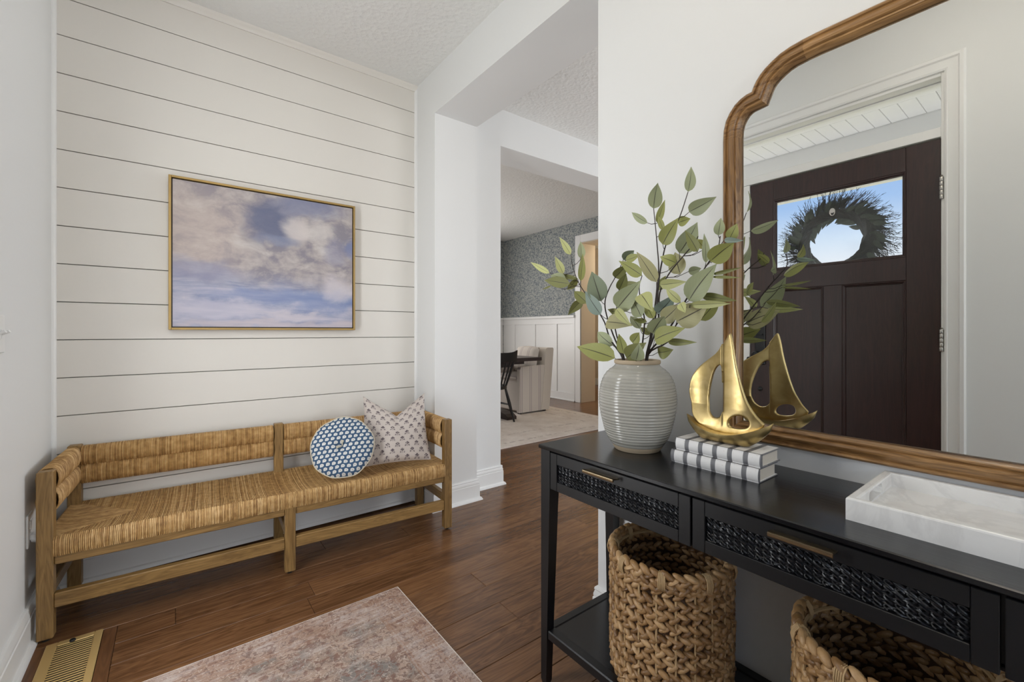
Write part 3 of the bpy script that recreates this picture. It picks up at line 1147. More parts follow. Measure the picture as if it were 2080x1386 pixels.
rc = BM @ Vector((1.068, .118, .519))
ru = (BM.to_3x3() @ Vector((.153, -.050, .014))).normalized()
rv_ = BM.to_3x3() @ Vector((.045, .125, .290))
rv = (rv_ - ru * rv_.dot(ru)).normalized()
rn = ru.cross(rv)
if rn.y > 0: rn = -rn
RR = .152
cush = empty('round_cushion', tuple(rc - rv * RR), 'round indigo cushion with white block print and cream tassel at its centre', 'cushion')


def round_pt(u, v, side):
    a = 2 * PI * u
    rr = v
    edge = 1 + .012 * math.sin(5 * a + 1) + .010 * math.sin(9 * a)
    th = .045 * (max(0, 1 - rr ** 2.6)) ** .5 * (1 + .07 * math.sin(7 * a) * rr)
    th -= .026 * math.exp(-(rr / .16) ** 2) * (1 if side > 0 else .3)
    return rc + (ru * math.cos(a) + rv * math.sin(a)) * (RR * rr * edge) + rn * (th * side)


mb = MB()
nu, nv = 60, 16
mb.uv = {}
for side in (1, -1):
    b = len(mb.v)
    vs, fs = [], []
    for i in range(nv + 1):
        for j in range(nu):
            vs.append(round_pt(j / nu, i / nv, side))
            a = 2 * PI * j / nu
            mb.uv[b + len(vs) - 1] = (.5 + .5 * math.cos(a) * i / nv, .5 + .5 * math.sin(a) * i / nv)
    for i in range(nv):
        for j in range(nu):
            jj = (j + 1) % nu
            fs.append((i * nu + j, i * nu + jj, (i + 1) * nu + jj, (i + 1) * nu + j))
    mb.add(vs, fs)
mb.build('cover', M['indigo'], cush, smooth=True, angle=80, fix=False)
mb = MB().loop_tube([rc + (ru * math.cos(2 * PI * k / 72) + rv * math.sin(2 * PI * k / 72)) * (RR * (1.005 + .012 * math.sin(5 * 2 * PI * k / 72 + 1) + .010 * math.sin(9 * 2 * PI * k / 72))) for k in range(72)], .0032, 6)
mb.build('piping', M['piping'], cush, smooth=True)
tc0 = rc + rn * .022
mb = MB()
for k in range(26):
    d = (-ru * .9 - rv * .15) if k % 2 else (rv * .95 + ru * .12)
    e = ru * rs.uniform(-.25, .25) + rv * rs.uniform(-.25, .25)
    p1 = tc0 + (d + e * .5).normalized() * .016 + rn * .012
    p2 = tc0 + (d + e).normalized() * rs.uniform(.034, .044) + rn * .016
    mb.tube([tc0, p1, p2], [.0018, .0022, .0012], 4)
stuff(mb.build('tassel', M['tassel'], cush, smooth=True))

# ---------------------------------------------------------------- painting
pa = empty('cloud_painting', (.427, YS - .002, 1.117), 'wide canvas painting of cream clouds over blue sky in thin gold frame', 'painting')
x0, x1, z0, z1 = -.015, .869, 1.119, 1.863
yb, yf = YS - .002, YS - .042
fw = .011
for b in ((x0, x0 + fw, z0, z1), (x1 - fw, x1, z0, z1), (x0 + fw, x1 - fw, z0, z0 + fw), (x0 + fw, x1 - fw, z1 - fw, z1)):
    MB().box(b[0], b[1], yf, yb, b[2], b[3], .0015).build('frame_bar', M['gold_frame'], pa)
cx0, cx1, cz0, cz1 = x0 + fw + .005, x1 - fw - .005, z0 + fw + .005, z1 - fw - .005
mb = MB()
mb.grid(lambda u, v: (cx0 + (cx1 - cx0) * u, yf + .006, cz0 + (cz1 - cz0) * v), 4, 4, uv=True)
mb.grid(lambda u, v: (cx0 + (cx1 - cx0) * u, yb - .002, cz0 + (cz1 - cz0) * v), 1, 1, uv=True)
b = len(mb.v)
mb.add([(cx0, yf + .006, cz0), (cx1, yf + .006, cz0), (cx1, yf + .006, cz1), (cx0, yf + .006, cz1), (cx0, yb - .002, cz0), (cx1, yb - .002, cz0), (cx1, yb - .002, cz1), (cx0, yb - .002, cz1)], [(0, 1, 5, 4), (1, 2, 6, 5), (2, 3, 7, 6), (3, 0, 4, 7)])
mb.build('canvas', M['canvas'], pa)
MB().box(x0 + fw, x1 - fw, yb - .006, yb - .001, z0 + fw, z1 - fw).build('backing', M['dark_wood'], pa)

# ---------------------------------------------------------------- floor vent, switch, outlets, foyer rug
vent = empty('floor_vent', (-.277, 2.06, 0), 'brass slotted floor vent by the bench leg', 'vent')
vx0, vx1, vy0, vy1 = -.351, -.203, 1.8605, 2.2255
mb = MB()
for b in ((vx0, vx0 + .030, vy0, vy1), (vx1 - .022, vx1, vy0, vy1), (vx0 + .030, vx1 - .022, vy0, vy0 + .022), (vx0 + .030, vx1 - .022, vy1 - .026, vy1)):
    MB().box(b[0], b[1], b[2], b[3], 0, .005, .002).build('face_plate', M['vent_brass'], vent)
yy = vy1 - .026 - .0085
while yy > vy0 + .026:
    MB().box(vx0 + .030, vx1 - .022, yy - .0062, yy, .0030, .0046, .0004).build('slat', M['vent_brass'], vent)
    yy -= .0136
MB().box(vx0 + .01, vx1 - .01, vy0 + .01, vy1 - .01, -.0118, -.0105).build('duct', M['dark_void'], vent)  # flat black sheet painted as the shaded depth under the slats
MB().lathe([(.008, .005), (.009, .008), (.007, .011)], (-.282, 2.2035, 0), 16).build('damper_knob', M['matte_black'], vent, smooth=True)

sw = empty('light_switch', (XL, 1.945, 1.103), 'white double toggle light switch on the door wall', 'switch')
MB().box(XL, XL + .006, 1.888, 2.003, 1.046, 1.160, .003).build('plate', M['plastic'], sw)
for yy in (1.925, 1.967):
    MB().box(XL + .006, XL + .0075, yy - .006, yy + .006, 1.09, 1.116).build('slot', M['plastic'], sw)
    MB().bar((XL + .006, yy, 1.103), (XL + .024, yy, 1.112), .008, .010, .002).build('toggle', M['plastic'], sw)


def outlet(px, ny, cy, cz, label, plug=False):
    o = empty('wall_outlet', (px, cy, cz), label, 'outlet')
    MB().box(px, px + ny * .006, cy - .036, cy + .036, cz - .058, cz + .058, .002).build('plate', M['plastic'], o)
    for dz in (-.02, .02):
        MB().box(px + ny * .006, px + ny * .0085, cy - .017, cy + .017, cz + dz - .014, cz + dz + .014, .001).build('socket', M['plastic'], o)
    if plug:
        MB().lathe([(.016, 0), (.020, .012), (.017, .026), (.006, .032)], (0, 0, 0), 16, axis='x').build('plug', M['plastic'], o, smooth=True, local=True).location = (ny * .0085, 0, -.03)
    return o


outlet(XL, 1, 2.312, .398, 'white outlet low on the door wall behind the bench post', True)
outlet(XR, -1, .985, .392, 'white outlet on the mirror wall behind the left basket')

rug = MB().box(-.457, .457, -.76, .76, 0, .008, .003).build('foyer_rug', M['rug'])
rug.location = (.773 - .457, 1.808 - .76, .0)
tag(rug, 'faded pink and brown patterned rug on the foyer floor', 'rug')

# ---------------------------------------------------------------- console table
con = empty('console_table', (1.09, .302, 0), 'black three drawer console table with cane drawer fronts and low shelf', 'table')
TZ = .755
CY0, CY1 = -.442, 1.046
tag(MB().box(.915, 1.276, CY0 - .003, CY1 + .003, .743, TZ, .0022).build('top', M['black'], con), 'black wood top')
for x0, sx in ((.925, 1), (1.228, -1)):
    for y0, sy in ((CY1 - .040, -1), (CY0, 1)):
        mb = MB()
        w, wb = .040, .024
        xo, yo = (x0 if sx > 0 else x0 + w), (y0 + w if sy < 0 else y0)
        ring = lambda t, z: [(xo, yo, z), (xo + sx * t, yo, z), (xo + sx * t, yo + sy * t, z), (xo, yo + sy * t, z)]
        vs = ring(wb, 0.0) + ring(wb, .012) + ring(.038, .56) + ring(w, .622) + ring(w, .743)
        c_ = .003
        vs[0:4] = [(p[0] + (c_ if p[0] == min(q[0] for q in vs[0:4]) else -c_), p[1] + (c_ if p[1] == min(q[1] for q in vs[0:4]) else -c_), 0) for p in vs[0:4]]
        fs = [(0, 3, 2, 1), (16, 17, 18, 19)]
        for k in range(4):
            for j in range(4):
                fs.append((k * 4 + j, k * 4 + (j + 1) % 4, k * 4 + 4 + (j + 1) % 4, k * 4 + 4 + j))
        mb.add(vs, fs)
        mb.build('leg', M['black_flat'], con)
MB().box(.965, 1.228, CY1 - .030, CY1 - .012, .622, .743, .001).build('side_panel', M['black_flat'], con)
MB().box(.965, 1.228, CY0 + .012, CY0 + .030, .622, .743, .001).build('side_panel', M['black_flat'], con)
MB().box(1.250, 1.262, CY0 + .040, CY1 - .040, .622, .743, .001).build('back_panel', M['black_flat'], con)
MB().box(.940, 1.250, CY0 + .03, CY1 - .03, .624, .630).build('drawer_floor', M['black_flat'], con)
MB().box(.945, .955, CY0 + .04, CY1 - .04, .632, .742).build('drawer_box', M['black_flat'], con)


def cane_panel(y0, y1, z0, z1, x):
    """woven strands: waves that cross over and under each other"""
    mb = MB()
    p = .0145
    r = .0017
    n = int((y1 - y0) / p)
    # upright waving strands in pairs
    for i in range(n + 1):
        yc = y0 + (i + .5) * (y1 - y0) / (n + 1)
        for ph in (0, PI):
            pts = []
            m = 26
            for k in range(m + 1):
                t = k / m
                z = z0 + (z1 - z0) * t
                a = 2 * PI * (z - z0) / .0168 + ph + (PI if i % 2 else 0)
                pts.append((x - .0024 * math.cos(a + .6), yc + .0058 * math.sin(a), z))
            mb.tube(pts, r, 4, False)
    rows = int((z1 - z0) / .0084)
    for j in range(rows + 1):
        zc = z0 + (j + .2) * (z1 - z0) / (rows + 1)
        pts = []
        m = (n + 1) * 4
        for k in range(m + 1):
            yy = y0 + (y1 - y0) * k / m
            a = PI * (yy - y0) / p + (PI if j % 2 else 0)
            pts.append((x + .0022 * math.sin(a), yy, zc + .0022 * math.cos(a)))
        mb.tube(pts, r, 4, False)
    return mb


XFR = .927
for k in range(3):
    ya = 1.006 - k * .4705
    yb_ = ya - .4655
    dr = MB().box(XFR, XFR + .018, ya - .029, ya, .622, .736, .0012).build('drawer', M['black_flat'], con)
    MB().box(XFR, XFR + .018, yb_, yb_ + .029, .622, .736, .0012).build('stile', M['black_flat'], dr)
    MB().box(XFR, XFR + .018, yb_ + .0295, ya - .0295, .703, .736, .0012).build('rail', M['black_flat'], dr)
    MB().box(XFR, XFR + .018, yb_ + .0295, ya - .0295, .622, .650, .0012).build('rail', M['black_flat'], dr)
    cp = cane_panel(yb_ + .030, ya - .030, .6505, .7025, XFR + .0075)
    stuff(cp.build('cane_panel', M['cane'], dr, smooth=True, angle=60))
    MB().box(XFR + .0125, XFR + .016, yb_ + .029, ya - .029, .650, .703).build('cane_backing', M['black_flat'], dr)
    yc = .7955 - k * .4805
    h = MB()
    h.sweep([(yc - .053, 0), (yc + .053, 0)], [(0, 0), (-.020, .0035), (-.024, .002), (-.0245, -.003), (-.022, -.0065), (-.019, -.004), (-.018, -.001), (0, -.003)],
            lambda a, b, z: (XFR + b * 1.0, a, .7235 + z))
    tag(h.build('handle', M['brass'], dr, smooth=True, angle=50), 'slim brass pull')
SZ = .176
MB().box(.927, .958, CY0 + .028, CY1 - .028, .148, SZ, .003).build('shelf_rail', M['black_flat'], con)
MB().box(1.238, 1.268, CY0 + .028, CY1 - .028, .148, SZ, .003).build('shelf_rail', M['black_flat'], con)
for yy in (CY0 + .002, CY1 - .032):
    MB().box(.952, 1.244, yy, yy + .030, .148, SZ, .003).build('shelf_rail', M['black_flat'], con)
tag(MB().box(.957, 1.239, CY0 + .031, CY1 - .031, .156, SZ - .003, .001).build('shelf', M['black'], con), 'black lower shelf')

# ---------------------------------------------------------------- baskets
def basket(cx, cy, label, seed):
    rb = random.Random(seed)
    B = empty('woven_basket', (cx, cy, SZ), label, 'basket', 'baskets on the console shelf')
    zb = SZ - .002
    prof = lambda z: .150 - .018 * max(0, 1 - (z - zb) / .05) ** 2 + .002 * math.sin((z - zb) * 9)

    def braid(zc, r, size, name, wob):
        mb = MB()
        n = int(2 * PI * r / (.0255 * size))
        ph = rb.uniform(0, 6)
        for i in range(n):
            for up in (1, -1):
                a = ph + 2 * PI * (i + (.5 if up < 0 else 0)) / n
                rr = r + rb.uniform(-.002, .002)
                z = zc + up * .0050 * size + wob * math.sin(3 * a + ph) + rb.uniform(-.0015, .0015)
                c = Vector((cx + rr * math.cos(a), cy + rr * math.sin(a), z))
                tg = Vector((-math.sin(a), math.cos(a), 0))
                nr = Vector((math.cos(a), math.sin(a), 0))
                tilt = up * (-.50 + rb.uniform(-.16, .16))
                d1 = (tg * math.cos(tilt) + Vector((0, 0, 1)) * math.sin(tilt) + nr * .28 * up).normalized()
                d3 = (nr - d1 * nr.dot(d1)).normalized()
                d2 = d3.cross(d1)
                Mx = Matrix((d2 * (.0080 * size * rb.uniform(.9, 1.12)), d3 * (.0100 * size), d1 * (.0182 * size * rb.uniform(.92, 1.1)))).transposed().to_4x4()
                Mx.translation = c
                mb.blob(Mx, 7, 5)
        return mb.build(name, M['hyacinth'], B, smooth=True, angle=60, fix=False)

    z = zb + .014
    rows = []
    while z < .488:
        braid(z, prof(z), 1.0, 'braid_row', .0018)
        z += .0292
    braid(.494, .151, 1.06, 'rim_braid', .001)
    braid(.5125, .152, 1.06, 'rim_braid', .001)
    stk = MB()
    for i in range(22):
        a = 2 * PI * (i + .3) / 22
        pts = [(cx + (prof(zz) + .0045) * math.cos(a), cy + (prof(zz) + .0045) * math.sin(a), zz) for zz in [zb + .01 + k * .04 for k in range(8)] + [.487]]
        stk = MB().tube(pts, .0027, 6)
        stk.build('stake', M['twine'], B, smooth=True)
    hoop = MB().loop_tube([(cx + .140 * math.cos(2 * PI * k / 48), cy + .140 * math.sin(2 * PI * k / 48), .500) for k in range(48)], .0042, 6)
    hoop.build('inner_hoop', M['twine'], B, smooth=True)
    for i in range(9):
        a = 2 * PI * (i + .15) / 9
        mb = MB()
        for t in range(5):
            aa = a + (t - 2) * .022
            er = Vector((math.cos(aa), math.sin(aa), 0))
            P = [Vector((cx, cy, 0)) + er * (.1505 + .0155 * math.cos(b)) + Vector((0, 0, .5035 + .0225 * math.sin(b))) for b in [2 * PI * k / 10 for k in range(10)]]
            mb.loop_tube(P, .0017, 5)
        mb.build('tie', M['twine'], B, smooth=True)
    cr = [(prof(zz) - .001, zz) for zz in [zb + .004 + k * .02 for k in range(16)] + [.492]]
    MB().lathe(cr + [(r_ - .003, z_) for r_, z_ in cr[::-1]], (cx, cy, 0), 40, False, False).build('lining', M['basket_lining'], B, smooth=True)  # dark cylinder added within the braids as painted shade for their gaps
    MB().lathe([(.002, zb + .003), (.128, zb + .003), (.130, zb + .010), (.002, zb + .010)], (cx, cy, 0), 32).build('base', M['hyacinth'], B)
    return B


basket(1.077, .688, 'braided brown basket under the left cane drawer, whole front in view', 5)
basket(1.077, .218, 'braided brown basket under the middle drawer, cut off by picture edge', 8)

# ---------------------------------------------------------------- vase with branches
VX, VY = 1.119, .825
vase = empty('ridged_vase', (VX, VY, TZ), 'ridged grey cream ceramic vase holding leafy branches', 'vase')
key = [(.060, .7552), (.066, .757), (.069, .762), (.0755, .772), (.0876, .788), (.0974, .812), (.107, .851), (.1125, .880), (.1142, .903), (.113, .928), (.109, .950), (.1025, .969), (.094, .984), (.084, .995), (.072, 1.003), (.0650, 1.008), (.0640, 1.0125)]


def kint(z):
    for (r0, z0), (r1, z1) in zip(key, key[1:]):
        if z0 <= z <= z1: return r0 + (r1 - r0) * (z - z0) / (z1 - z0)
    return key[-1][0]


prof = []
N = 340
for i in range(N + 1):
    z = .7552 + (1.0125 - .7552) * i / N
    r = sum(kint(min(1.0125, max(.7552, z + d))) for d in (-.006, -.003, 0, .003, .006)) / 5
    if z > .770 and z < 1.004:
        ph = (z - .770) / .0088 + .30 * math.sin(z * 61)
        f = ph - math.floor(ph)
        r += .0019 * math.sin(PI * f) ** .65 - .0009
    prof.append((r, z))
MB().lathe(prof, (VX, VY, 0), 72, True, False).build('body', M['glaze'], vase, smooth=True, angle=70)
rim = [(.064, 1.0125), (.0668, 1.0132), (.0684, 1.016), (.0686, 1.021), (.0672, 1.0245), (.063, 1.0255), (.0595, 1.024), (.058, 1.018), (.060, 1.005), (.078, .990), (.104, .95), (.108, .90), (.06, .765), (.002, .763)]
tag(MB().lathe(rim, (VX, VY, 0), 72, False, True).build('rim', M['clay'], vase, smooth=True, angle=50), 'bare clay rim')
tag(MB().lathe([(.0612, .755), (.0665, .756), (.0705, .762), (.0745, .769), (.0752, .7712)], (VX, VY, 0), 72, False, False).build('foot', M['clay'], vase, smooth=True), 'bare clay foot')

STEMS = {
 1: [(1.1102, 0.8558, 0.93), (1.1042, 0.8654, 1.023), (1.11, 0.921, 1.085), (1.115, 0.949, 1.14), (1.12, 0.985, 1.182), (1.125, 1.029, 1.226), (1.13, 1.068, 1.267), (1.13, 1.089, 1.298), (1.13, 1.109, 1.345)],
 2: [(1.105, 0.8538, 0.93), (1.0973, 0.8621, 1.024), (1.09, 0.894, 1.101), (1.09, 0.92, 1.163), (1.09, 0.926, 1.207), (1.095, 0.912, 1.249), (1.1, 0.893, 1.281), (1.12, 0.878, 1.333)],
 3: [(1.1019, 0.852, 0.93), (1.09, 0.854, 1.027), (1.085, 0.881, 1.116), (1.085, 0.877, 1.177), (1.09, 0.869, 1.24)],
 4: [(1.115, 0.798, 0.93), (1.115, 0.791, 1.031), (1.115, 0.777, 1.087), (1.115, 0.764, 1.159), (1.115, 0.754, 1.23), (1.12, 0.751, 1.295), (1.12, 0.756, 1.36), (1.12, 0.761, 1.411), (1.12, 0.768, 1.472)],
 5: [(1.1124, 0.7937, 0.93), (1.1115, 0.7827, 1.032), (1.11, 0.754, 1.159), (1.11, 0.744, 1.258), (1.11, 0.733, 1.313), (1.11, 0.722, 1.354), (1.11, 0.702, 1.392), (1.11, 0.679, 1.425), (1.11, 0.654, 1.488)],
 6: [(1.1105, 0.7941, 0.93), (1.1074, 0.7836, 1.033), (1.1, 0.741, 1.13), (1.095, 0.731, 1.22), (1.09, 0.697, 1.272), (1.09, 0.655, 1.314), (1.085, 0.621, 1.342), (1.085, 0.61, 1.359)],
 7: [(1.1095, 0.7944, 0.93), (1.1095, 0.7831, 1.037), (1.09, 0.709, 1.102), (1.085, 0.666, 1.162), (1.08, 0.629, 1.213), (1.075, 0.599, 1.254), (1.07, 0.573, 1.286), (1.07, 0.551, 1.313), (1.08, 0.549, 1.348)],
 8: [(1.1118, 0.7938, 0.93), (1.1105, 0.7829, 1.039), (1.095, 0.706, 1.081), (1.09, 0.678, 1.126), (1.08, 0.646, 1.155), (1.08, 0.621, 1.185)],
 9: [(1.11, 0.815, 0.93), (1.11, 0.805, 1.03), (1.11, 0.798, 1.087), (1.105, 0.789, 1.145), (1.1, 0.796, 1.189), (1.1, 0.804, 1.241), (1.095, 0.79, 1.275)],
 10: [(1.1055, 0.854, 0.93), (1.1, 0.859, 1.027), (1.1, 0.87, 1.052), (1.1, 0.881, 1.07)],
}
LEAVES = [
 (1, (1.13, 1.117, 1.387), (1.13, 1.174, 1.458), 0.0212, 'y'),
 (1, (1.13, 1.23, 1.332), (1.12, 1.331, 1.385), 0.0186, 'y'),
 (1, (1.14, 1.166, 1.324), (1.14, 1.209, 1.392), 0.0236, 'y'),
 (1, (1.1, 1.092, 1.278), (1.09, 1.217, 1.301), 0.0327, 'd'),
 (1, (1.12, 1.133, 1.301), (1.12, 1.219, 1.323), 0.023, 'g'),
 (1, (1.13, 1.08, 1.294), (1.14, 1.23, 1.331), 0.0139, 'd'),
 (1, (1.13, 1.066, 1.366), (1.13, 1.069, 1.427), 0.0223, 'g'),
 (1, (1.12, 1.06, 1.286), (1.12, 1.049, 1.38), 0.0205, 'o'),
 (1, (1.13, 1.088, 1.298), (1.15, 1.156, 1.26), 0.0226, 'o'),
 (1, (1.13, 1.22, 1.283), (1.13, 1.272, 1.272), 0.0056, 'd'),
 (2, (1.08, 0.933, 1.207), (1.07, 0.965, 1.305), 0.0517, 'k'),
 (2, (1.07, 0.926, 1.164), (1.05, 0.976, 1.241), 0.0357, 'b'),
 (1, (1.12, 1.029, 1.207), (1.12, 1.095, 1.256), 0.0302, 'd'),
 (1, (1.12, 1.054, 1.219), (1.11, 1.111, 1.171), 0.0272, 'd'),
 (2, (1.1, 0.895, 1.28), (1.1, 0.849, 1.314), 0.0309, 'd'),
 (9, (1.09, 0.787, 1.275), (1.07, 0.853, 1.324), 0.0303, 'o'),
 (2, (1.13, 0.886, 1.338), (1.14, 0.852, 1.365), 0.0281, 'k'),
 (2, (1.12, 0.868, 1.333), (1.12, 0.814, 1.342), 0.0215, 'o'),
 (3, (1.09, 0.871, 1.239), (1.09, 0.843, 1.286), 0.0273, 'd'),
 (9, (1.13, 0.888, 1.257), (1.14, 0.833, 1.26), 0.0172, 'd'),
 (9, (1.08, 0.868, 1.182), (1.06, 0.774, 1.253), 0.0513, 'g'),
 (9, (1.06, 0.769, 1.217), (1.04, 0.719, 1.17), 0.038, 'y'),
 (3, (1.08, 0.912, 1.141), (1.06, 0.799, 1.13), 0.0418, 't'),
 (3, (1.06, 0.857, 1.178), (1.05, 0.797, 1.127), 0.0223, 'y'),
 (3, (1.1, 0.868, 1.16), (1.11, 0.929, 1.182), 0.0228, 'd'),
 (9, (1.08, 0.813, 1.077), (1.07, 0.78, 1.109), 0.0263, 'o'),
 (10, (1.08, 0.878, 1.028), (1.06, 1.023, 1.063), 0.0501, 'o'),
 (10, (1.11, 0.911, 1.066), (1.11, 0.981, 1.111), 0.0345, 'g'),
 (10, (1.09, 0.853, 1.043), (1.08, 0.863, 1.104), 0.0255, 'o'),
 (9, (1.08, 0.834, 1.03), (1.06, 0.754, 1.078), 0.0414, 'd'),
 (9, (1.06, 0.786, 1.027), (1.05, 0.766, 1.075), 0.0313, 'g'),
 (9, (1.1, 0.778, 1.14), (1.1, 0.824, 1.146), 0.013, 'o'),
 (9, (1.13, 0.785, 1.101), (1.14, 0.83, 1.124), 0.0162, 'd'),
 (4, (1.12, 0.768, 1.472), (1.12, 0.756, 1.544), 0.0362, 'g'),
 (5, (1.11, 0.653, 1.491), (1.11, 0.642, 1.557), 0.0241, 'g'),
 (5, (1.1, 0.644, 1.432), (1.09, 0.565, 1.451), 0.0331, 'g'),
 (4, (1.12, 0.789, 1.434), (1.12, 0.85, 1.479), 0.0191, 'g'),
 (4, (1.13, 0.762, 1.43), (1.13, 0.737, 1.493), 0.0174, 'o'),
 (4, (1.11, 0.728, 1.4), (1.11, 0.746, 1.445), 0.0141, 'o'),
 (5, (1.09, 0.718, 1.355), (1.08, 0.666, 1.417), 0.036, 'o'),
 (5, (1.12, 0.69, 1.415), (1.13, 0.658, 1.422), 0.0234, 'o'),
 (6, (1.11, 0.679, 1.327), (1.12, 0.63, 1.404), 0.0436, 'g'),
 (6, (1.08, 0.608, 1.318), (1.07, 0.637, 1.377), 0.023, 'd'),
 (6, (1.09, 0.594, 1.324), (1.1, 0.624, 1.357), 0.0191, 'o'),
 (7, (1.08, 0.586, 1.286), (1.08, 0.59, 1.363), 0.0164, 'g'),
 (7, (1.06, 0.564, 1.285), (1.05, 0.5, 1.323), 0.0405, 'o'),
 (7, (1.08, 0.554, 1.351), (1.08, 0.547, 1.394), 0.0209, 'g'),
 (7, (1.07, 0.522, 1.334), (1.07, 0.503, 1.369), 0.0227, 'o'),
 (7, (1.06, 0.529, 1.333), (1.05, 0.481, 1.322), 0.0119, 'b'),
 (7, (1.07, 0.563, 1.254), (1.06, 0.487, 1.261), 0.0086, 'd'),
 (7, (1.07, 0.564, 1.247), (1.06, 0.488, 1.237), 0.0062, 'd'),
 (4, (1.09, 0.676, 1.298), (1.07, 0.714, 1.319), 0.0269, 'o'),
 (4, (1.08, 0.731, 1.25), (1.07, 0.791, 1.344), 0.0305, 't'),
 (6, (1.11, 0.676, 1.269), (1.12, 0.7, 1.335), 0.0394, 't'),
 (6, (1.08, 0.72, 1.241), (1.06, 0.629, 1.24), 0.0234, 'y'),
 (7, (1.07, 0.627, 1.191), (1.06, 0.552, 1.277), 0.049, 'g'),
 (8, (1.09, 0.603, 1.204), (1.08, 0.51, 1.185), 0.0179, 'd'),
 (8, (1.06, 0.619, 1.179), (1.06, 0.511, 1.178), 0.0178, 'y'),
 (6, (1.06, 0.645, 1.188), (1.05, 0.684, 1.228), 0.0195, 'y'),
 (8, (1.05, 0.639, 1.185), (1.04, 0.62, 1.159), 0.0193, 'y'),
 (8, (1.08, 0.669, 1.137), (1.07, 0.572, 1.178), 0.0533, 't'),
 (8, (1.1, 0.613, 1.14), (1.11, 0.562, 1.201), 0.0285, 'o'),
 (6, (1.09, 0.735, 1.162), (1.08, 0.675, 1.208), 0.0377, 'b'),
 (6, (1.08, 0.712, 1.14), (1.07, 0.652, 1.183), 0.037, 't'),
 (4, (1.06, 0.731, 1.105), (1.05, 0.687, 1.155), 0.0426, 'g'),
 (8, (1.06, 0.723, 1.087), (1.05, 0.632, 1.12), 0.0396, 'o'),
 (8, (1.08, 0.696, 1.083), (1.07, 0.607, 1.082), 0.0163, 'd'),
 (8, (1.11, 0.747, 1.05), (1.12, 0.706, 1.057), 0.0313, 'd'),
 (9, (1.08, 0.782, 1.153), (1.08, 0.815, 1.209), 0.033, 'g'),
 (9, (1.1, 0.755, 1.148), (1.1, 0.787, 1.199), 0.0242, 'o'),
 (7, (1.13, 0.644, 1.23), (1.15, 0.616, 1.262), 0.0215, 'o'),
 (8, (1.14, 0.675, 1.146), (1.16, 0.635, 1.156), 0.0248, 'o'),
 (6, (1.13, 0.664, 1.276), (1.15, 0.637, 1.284), 0.0204, 'g'),
 (7, (1.11, 0.581, 1.296), (1.13, 0.555, 1.305), 0.0204, 'g'),
 (8, (1.14, 0.778, 1.086), (1.16, 0.758, 1.113), 0.0235, 'g'),
 (9, (1.13, 0.823, 1.119), (1.15, 0.875, 1.163), 0.0241, 'g'),
 (5, (1.13, 0.761, 1.232), (1.15, 0.748, 1.275), 0.0203, 'o'),
]

TONE = {'y': (.47, .49, .21), 'd': (.16, .175, .050), 'g': (.32, .365, .225), 'o': (.285, .305, .090), 'k': (.135, .18, .135), 'b': (.19, .27, .265), 't': (.38, .36, .20)}
STEMLABEL = {1: 'leafy branch reaching furthest left out of the ridged vase', 2: 'branch with dark grey green and blue grey leaves at left of vase',
             3: 'short branch with tan leaf leaning left over the vase rim', 4: 'tall straight branch with grey green leaf at its tip, left of tallest',
             5: 'tallest branch in the vase, with two leaves at its top', 6: 'branch with broad pale leaves leaning right between tallest branch and mirror',
             7: 'branch reaching right across the mirror frame with olive leaves', 8: 'low branch with long thin leaves pointing right at the mirror frame',
             9: 'bushy middle branch of olive leaves above the vase mouth', 10: 'low branch with large green leaf hanging left over the rim'}


def leaf_mesh(name, curl, wave):
    mb = MB()
    nl, nw = 12, 6

    def fn(u, v):
        t = u
        w = (t ** .60) * ((1 - t) ** 1.12) / .4117
        w = max(w, .012)
        y = (v - .5) * w
        z = .28 * abs(y) * (1 - .3 * t) + curl * math.sin(PI * t) * .22 - curl * .25 * t * t + wave * .05 * math.sin(7 * t) * (v - .5)
        return (t, y, z)
    mb.grid(fn, nl, nw, uv=True)
    me = mb.mesh(name, True, 180, fix=False)
    me.materials.append(M['leaf'])
    return me


LM = [leaf_mesh('leaf', .25, .6), leaf_mesh('leaf', .6, -1.0), leaf_mesh('leaf', -.35, 1.0)]
camloc = Vector((0, 0, 1.11))
rl = random.Random(21)
roots = {}
for k, pts in STEMS.items():
    root = empty('leafy_branch', pts[0], STEMLABEL[k], 'branch', 'branches in the ridged vase')
    roots[k] = (root, [Vector(p) for p in pts], MB())
    # smooth the stem
    P = [Vector(p) for p in pts]
    fine = []
    for i in range(len(P) - 1):
        p0, p1, p2, p3 = P[max(i - 1, 0)], P[i], P[i + 1], P[min(i + 2, len(P) - 1)]
        for s_ in range(4):
            t = s_ / 4
            fine.append(.5 * ((2 * p1) + (p2 - p0) * t + (2 * p0 - 5 * p1 + 4 * p2 - p3) * t * t + (3 * p1 - p0 - 3 * p2 + p3) * t ** 3))
    fine.append(P[-1])
    n = len(fine)
    roots[k][2].tube(fine, [.0030 - .0019 * i / n for i in range(n)], 7)
    roots[k] = (root, fine, roots[k][2])
